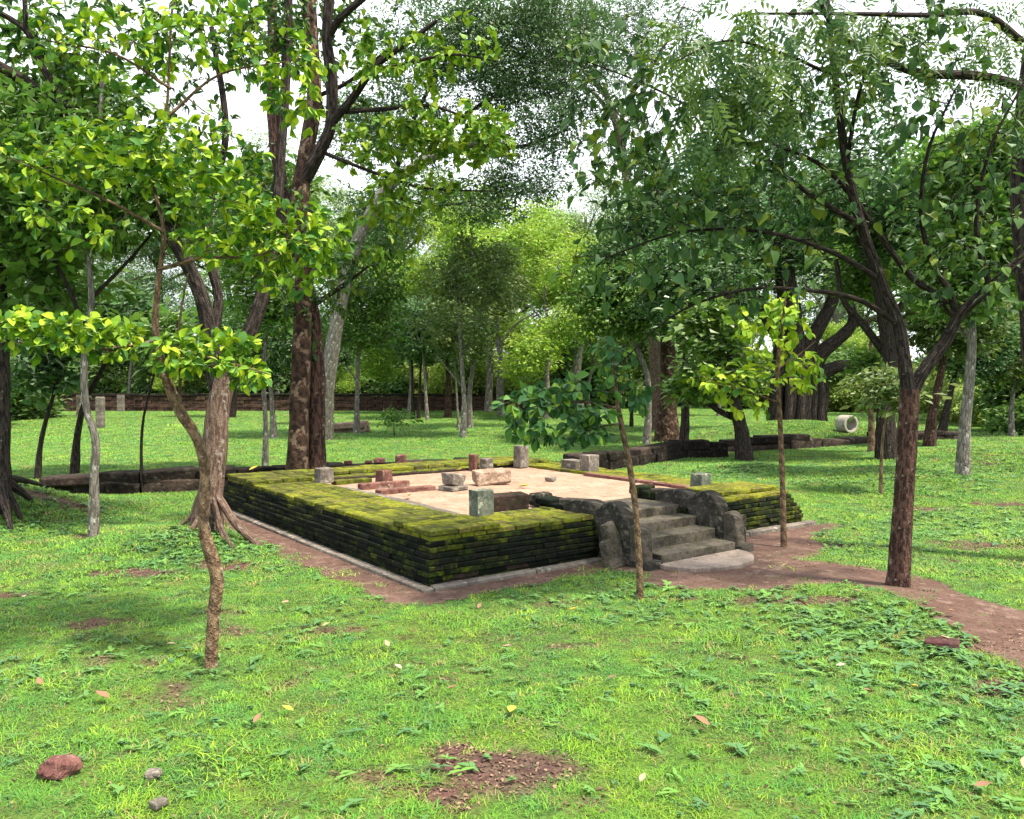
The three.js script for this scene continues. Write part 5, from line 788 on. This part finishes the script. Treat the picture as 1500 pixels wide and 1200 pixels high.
// ---------------------------------------------------------------- turf, weeds, fallen leaves
{
  const blades = (n, spread, hgt, wid, seed) => {
    const r = mulberry(seed), pos = [], nor = [], idx = [];
    for (let i = 0; i < n; i++) {
      const a = r() * 6.283, q = Math.sqrt(r()) * spread, x = Math.cos(a) * q, z = Math.sin(a) * q, l = hgt * (0.5 + 0.8 * r()), la = r() * 6.283, lean = 0.5 + r() * 1.5, dx = Math.cos(la), dz = Math.sin(la), sx = -dz * wid, sz = dx * wid, b = pos.length / 3;
      const p = (t) => [x + dx * lean * l * t * t, l * t * (1 - 0.25 * lean * t), z + dz * lean * l * t * t];
      for (const [t, w] of [[0, 1], [0.55, 0.8], [1, 0]]) { const c = p(t); if (w) { pos.push(c[0] - sx * w, c[1], c[2] - sz * w, c[0] + sx * w, c[1], c[2] + sz * w); } else pos.push(...c); }
      for (let k = 0; k < 5; k++) nor.push(dx * -0.3, 1, dz * -0.3); idx.push(b, b + 1, b + 3, b, b + 3, b + 2, b + 2, b + 3, b + 4);
    }
    const g = new THREE.BufferGeometry(); g.setAttribute('position', new THREE.Float32BufferAttribute(pos, 3)); g.setAttribute('normal', new THREE.Float32BufferAttribute(nor, 3)); g.setIndex(idx); return g;
  };
  R = mulberry(401);
  const gm = foliage(1, 1, 1, 0.3, 0.85);
  const kinds = [blades(18, 0.055, 0.025, 0.0023, 1), blades(16, 0.06, 0.036, 0.0023, 2), blades(24, 0.12, 0.034, 0.004, 3)], lists = [[], [], []], cols = [[], [], []];
  const strips = [[2.6, 5, 820], [5, 7.5, 620], [7.5, 11, 300], [11, 16, 220], [16, 24, 130], [24, 34, 70], [34, 60, 30]];
  for (const [d0, d1, dens] of strips) {
    const w = 0.66 * d1 + 0.6, n = Math.round((d1 - d0) * 2 * w * dens);
    for (let i = 0; i < n; i++) {
      const z = -rr(d0, d1), x = rr(-w, w); if (Math.abs(x) > 0.66 * -z + 0.5) continue;
      const [u, v] = toUV(x, z); if (outside(u, v) < 0.03) continue;
      const pn = pathness(x, z); if (pn > 0.02 && R() < 0.97) continue;
      const b = bareness(x, z); if (R() < b * 0.93) continue;
      const k = d0 > 7 ? 2 : R() < 0.6 ? 0 : 1, s = rr(0.6, 1.2) * (0.85 + 0.9 * Math.max(0, nz(x * 1.7, z * 1.7, 5))) * (d0 > 15 ? 1.2 : 1) * (d0 > 23 ? 1.4 : 1);
      lists[k].push(new THREE.Matrix4().makeRotationY(rr(0, 6.283)).scale(V(s, s * rr(0.8, 1.2), s)).setPosition(x, H(x, z) - 0.004, z));
      const y = R(), t = clamp(0.5 + 1.6 * fbm(x * 2.6, z * 2.6, 6.6, 3) + rr(-0.35, 0.35), 0, 1); let c = mix3([0.155, 0.295, 0.018], [0.075, 0.24, 0.034], t); if (y < 0.06) c = [0.3, 0.25, 0.1]; else if (y < 0.14) c = [0.07, 0.2, 0.06]; else if (y > 0.93) c = [0.27, 0.42, 0.035];
      const q = rr(0.6, 1.35); cols[k].push([c[0] * q, c[1] * q, c[2] * q]);
    }
  }
  const turf = group('grass'); tag(turf, 'short bright green grass blades covering the lawn', 'grass', null, 'stuff');
  kinds.forEach((g, k) => { const im = sh(new THREE.InstancedMesh(g, gm, lists[k].length)); const c = new THREE.Color(); lists[k].forEach((m, i) => { im.setMatrixAt(i, m); im.setColorAt(i, c.setRGB(...cols[k][i])); }); im.name = 'blades'; im.userData.kind = 'stuff'; turf.add(im); });
  // broad-leaved weeds: rosettes of long leaves, in drifts
  const rosette = (n, len, seed, shape, tilt) => { const r = mulberry(seed), gs = []; for (let i = 0; i < n; i++) { const g = shape.clone(), s = len * (0.35 + 0.9 * r()); g.scale(s * (0.7 + 0.6 * r()), s, s * (0.3 + 2 * r())); g.rotateX(-tilt + 0.6 * r()); g.rotateY(r() * 6.283); g.translate((r() - 0.5) * len * 0.7, 0.006 + 0.012 * r(), (r() - 0.5) * len * 0.7); gs.push(g); } return mergeGeometries(gs); };
  const ros = [rosette(7, 0.052, 1, LEAF.blade, 1.4), rosette(6, 0.062, 2, LEAF.blade, 1.3), rosette(11, 0.036, 3, LEAF.oval, 1.4), rosette(14, 0.028, 4, LEAF.heart, 1.5), rosette(5, 0.055, 5, LEAF.oval, 1.45), rosette(9, 0.046, 6, LEAF.blade, 1.5)], rl = ros.map(() => []), rc = ros.map(() => []);
  const drifts = [[1180, 900, 1.1, 160], [1400, 960, 1.0, 300], [1300, 920, 0.6, 110], [1050, 880, 0.8, 120], [1460, 1060, 0.8, 80], [1260, 1030, 0.9, 55], [820, 900, 0.5, 34], [560, 880, 0.4, 22], [450, 920, 0.5, 30], [330, 960, 0.5, 36], [160, 960, 0.45, 36], [60, 990, 0.4, 24], [90, 870, 0.5, 32], [1090, 690, 1.0, 420], [300, 800, 0.7, 260], [1310, 700, 1.5, 380], [1430, 770, 1.6, 380], [1250, 800, 0.7, 150], [1480, 690, 2.2, 420], [0, 745, 1.2, 300], [1170, 640, 3, 700], [250, 840, 0.9, 100], [1400, 1130, 0.5, 40], [1000, 980, 0.8, 40], [700, 1000, 1.0, 34], [230, 1090, 0.6, 34], [480, 1100, 0.7, 26], [1150, 1130, 0.7, 40], [780, 870, 0.5, 26], [930, 870, 0.4, 40]];
  const addR = (x, z, s) => { const [u, v] = toUV(x, z); if (outside(u, v) < 0.08 || pathness(x, z) > 0.05) return; const k = Math.floor(R() * 6); rl[k].push(new THREE.Matrix4().makeRotationFromEuler(new THREE.Euler(rr(-0.15, 0.15), rr(0, 6.283), rr(-0.15, 0.15))).scale(V(s * rr(0.8, 1.2), s * 0.6, s * rr(0.8, 1.2))).setPosition(x, H(x, z) + 0.012, z)); const y = R(); rc[k].push(mix3([0.065, 0.165, 0.065], [0.13, 0.28, 0.05], y)); };
  for (const [px, py, rad, n] of drifts) { const p = G(px, py); for (let i = 0; i < n; i++) { const a = rr(0, 6.283), q = rad * Math.abs(rr(-1, 1)) ** 0.7; addR(p.x + Math.cos(a) * q * 1.2, p.z + Math.sin(a) * q, rr(0.7, 1.3) * (n > 250 ? 1.2 : 1)); } }
  for (let i = 0; i < 480; i++) { const z = -rr(2.8, 12), x = rr(-0.66, 0.66) * -z; addR(x, z, rr(0.6, 1.1)); }
  const weeds = group('weeds'); tag(weeds, 'blue-green broad-leaved weeds growing in drifts through the grass', 'weeds', null, 'stuff');
  const wm = foliage(1, 1, 1, 0.25, 0.6);
  ros.forEach((g, k) => { const im = sh(new THREE.InstancedMesh(g, wm, rl[k].length)); const c = new THREE.Color(); rl[k].forEach((m, i) => { im.setMatrixAt(i, m); im.setColorAt(i, c.setRGB(...rc[k][i])); }); im.name = 'rosettes'; im.userData.kind = 'stuff'; weeds.add(im); });
  // crumbs of dry litter on bare soil and path
  const bit = leafGeo([0.1, 0.3, 0.05], 0.3, 0.2, 0.03), bl = [], bc = [];
  for (let i = 0; i < 110000 && bl.length < 14000; i++) { const z = -rr(2.8, 13), x = rr(-0.66, 0.66) * -z, b = bareness(x, z), pn = pathness(x, z), [u, v] = toUV(x, z); if (outside(u, v) < 0.02 || R() > Math.max(b, pn > 0 ? 0.06 : 0.035)) continue; bl.push(new THREE.Matrix4().makeRotationFromEuler(new THREE.Euler(-1.57 + rr(-0.4, 0.4), 0, rr(0, 6.28))).premultiply(new THREE.Matrix4().makeRotationY(rr(0, 6.28))).scale(V(1, 1, 1).multiplyScalar(rr(0.2, 0.9))).setPosition(x, H(x, z) + 0.008, z)); const y = R(); bc.push(mix3([0.05, 0.028, 0.022], [0.26, 0.18, 0.12], y * y)); }
  const lit = sh(new THREE.InstancedMesh(bit, std({ color: 0xffffff, side: THREE.DoubleSide }), bl.length)); { const c = new THREE.Color(); bl.forEach((m, i) => { lit.setMatrixAt(i, m); lit.setColorAt(i, c.setRGB(...bc[i])); }); } lit.name = numbered('leaf_litter'); scene.add(lit); tag(lit, 'fine brown leaf litter strewn over the bare soil', 'litter', null, 'stuff');
  // larger fallen leaves that lie singly
  const dm = [[0.3, 0.22, 0.15], [0.2, 0.12, 0.075], [0.38, 0.32, 0.23], [0.38, 0.29, 0.05]].map((c) => std({ color: new THREE.Color().setRGB(...c), side: THREE.DoubleSide }));
  const fall = [[570, 957, 0], [588, 990, 2], [473, 926, 0], [414, 890, 0], [258, 953, 2], [372, 1072, 1], [752, 1046, 3], [735, 957, 0], [833, 902, 3], [938, 1160, 0], [1225, 985, 2], [1332, 1015, 3], [1250, 873, 0], [1040, 1075, 1], [1280, 1025, 1], [60, 1015, 1], [430, 1053, 3], [35, 880, 2], [1427, 1167, 1], [1395, 948, 0], [700, 900, 1], [890, 1005, 1], [655, 1020, 1], [160, 1035, 1], [1500, 1140, 0], [1120, 905, 0], [1400, 905, 1]];
  fall.forEach(([px, py, k], i) => { const p = G(px, py), m = mesh('fallen_leaf', LEAF.dry, dm[k]); m.position.set(p.x, p.y + 0.045, p.z); m.rotation.set(-1.45 + rr(-0.25, 0.25), rr(-0.3, 0.3), rr(0, 6.28), 'YXZ'); const s = rr(0.05, 0.095); m.scale.set(s, s, s); tag(m, k === 3 ? 'yellow fallen leaf lying on the grass' : k === 2 ? 'whitish curled fallen leaf lying on the grass' : k === 0 ? 'pale pinkish dry leaf lying on the grass' : 'brown dry leaf lying on the grass', 'leaf', ['pale dry leaves on the lawn', 'brown dry leaves on the lawn', 'whitish leaves on the lawn', 'yellow leaves on the lawn'][k]); });
  const tops = [[365, 690, 0.5], [432, 703, 0.45], [570, 690, 0.47], [760, 714, 0.415], [667, 690, 0.43], [760, 725, 0.415], [600, 727, 0.43]];
  tops.forEach(([px, py, h], i) => { const s = sight(px, py), t = (h - EYE) / s.y, m = mesh('fallen_leaf', LEAF.dry, dm[i % 3 === 2 ? 0 : 3]); m.position.set(s.x * t, h + 0.015, s.z * t); m.rotation.set(-1.4, 0.2, rr(0, 6.28), 'YXZ'); m.scale.setScalar(rr(0.12, 0.18)); tag(m, i % 3 === 2 ? 'pale dry leaf lying on the ruined platform' : 'yellow dry leaf lying on the ruined platform', 'leaf', i % 3 === 2 ? 'pale dry leaves on the platform' : 'yellow leaves on the platform'); });
}
scene.updateMatrixWorld(true);
renderer.render(scene, camera);
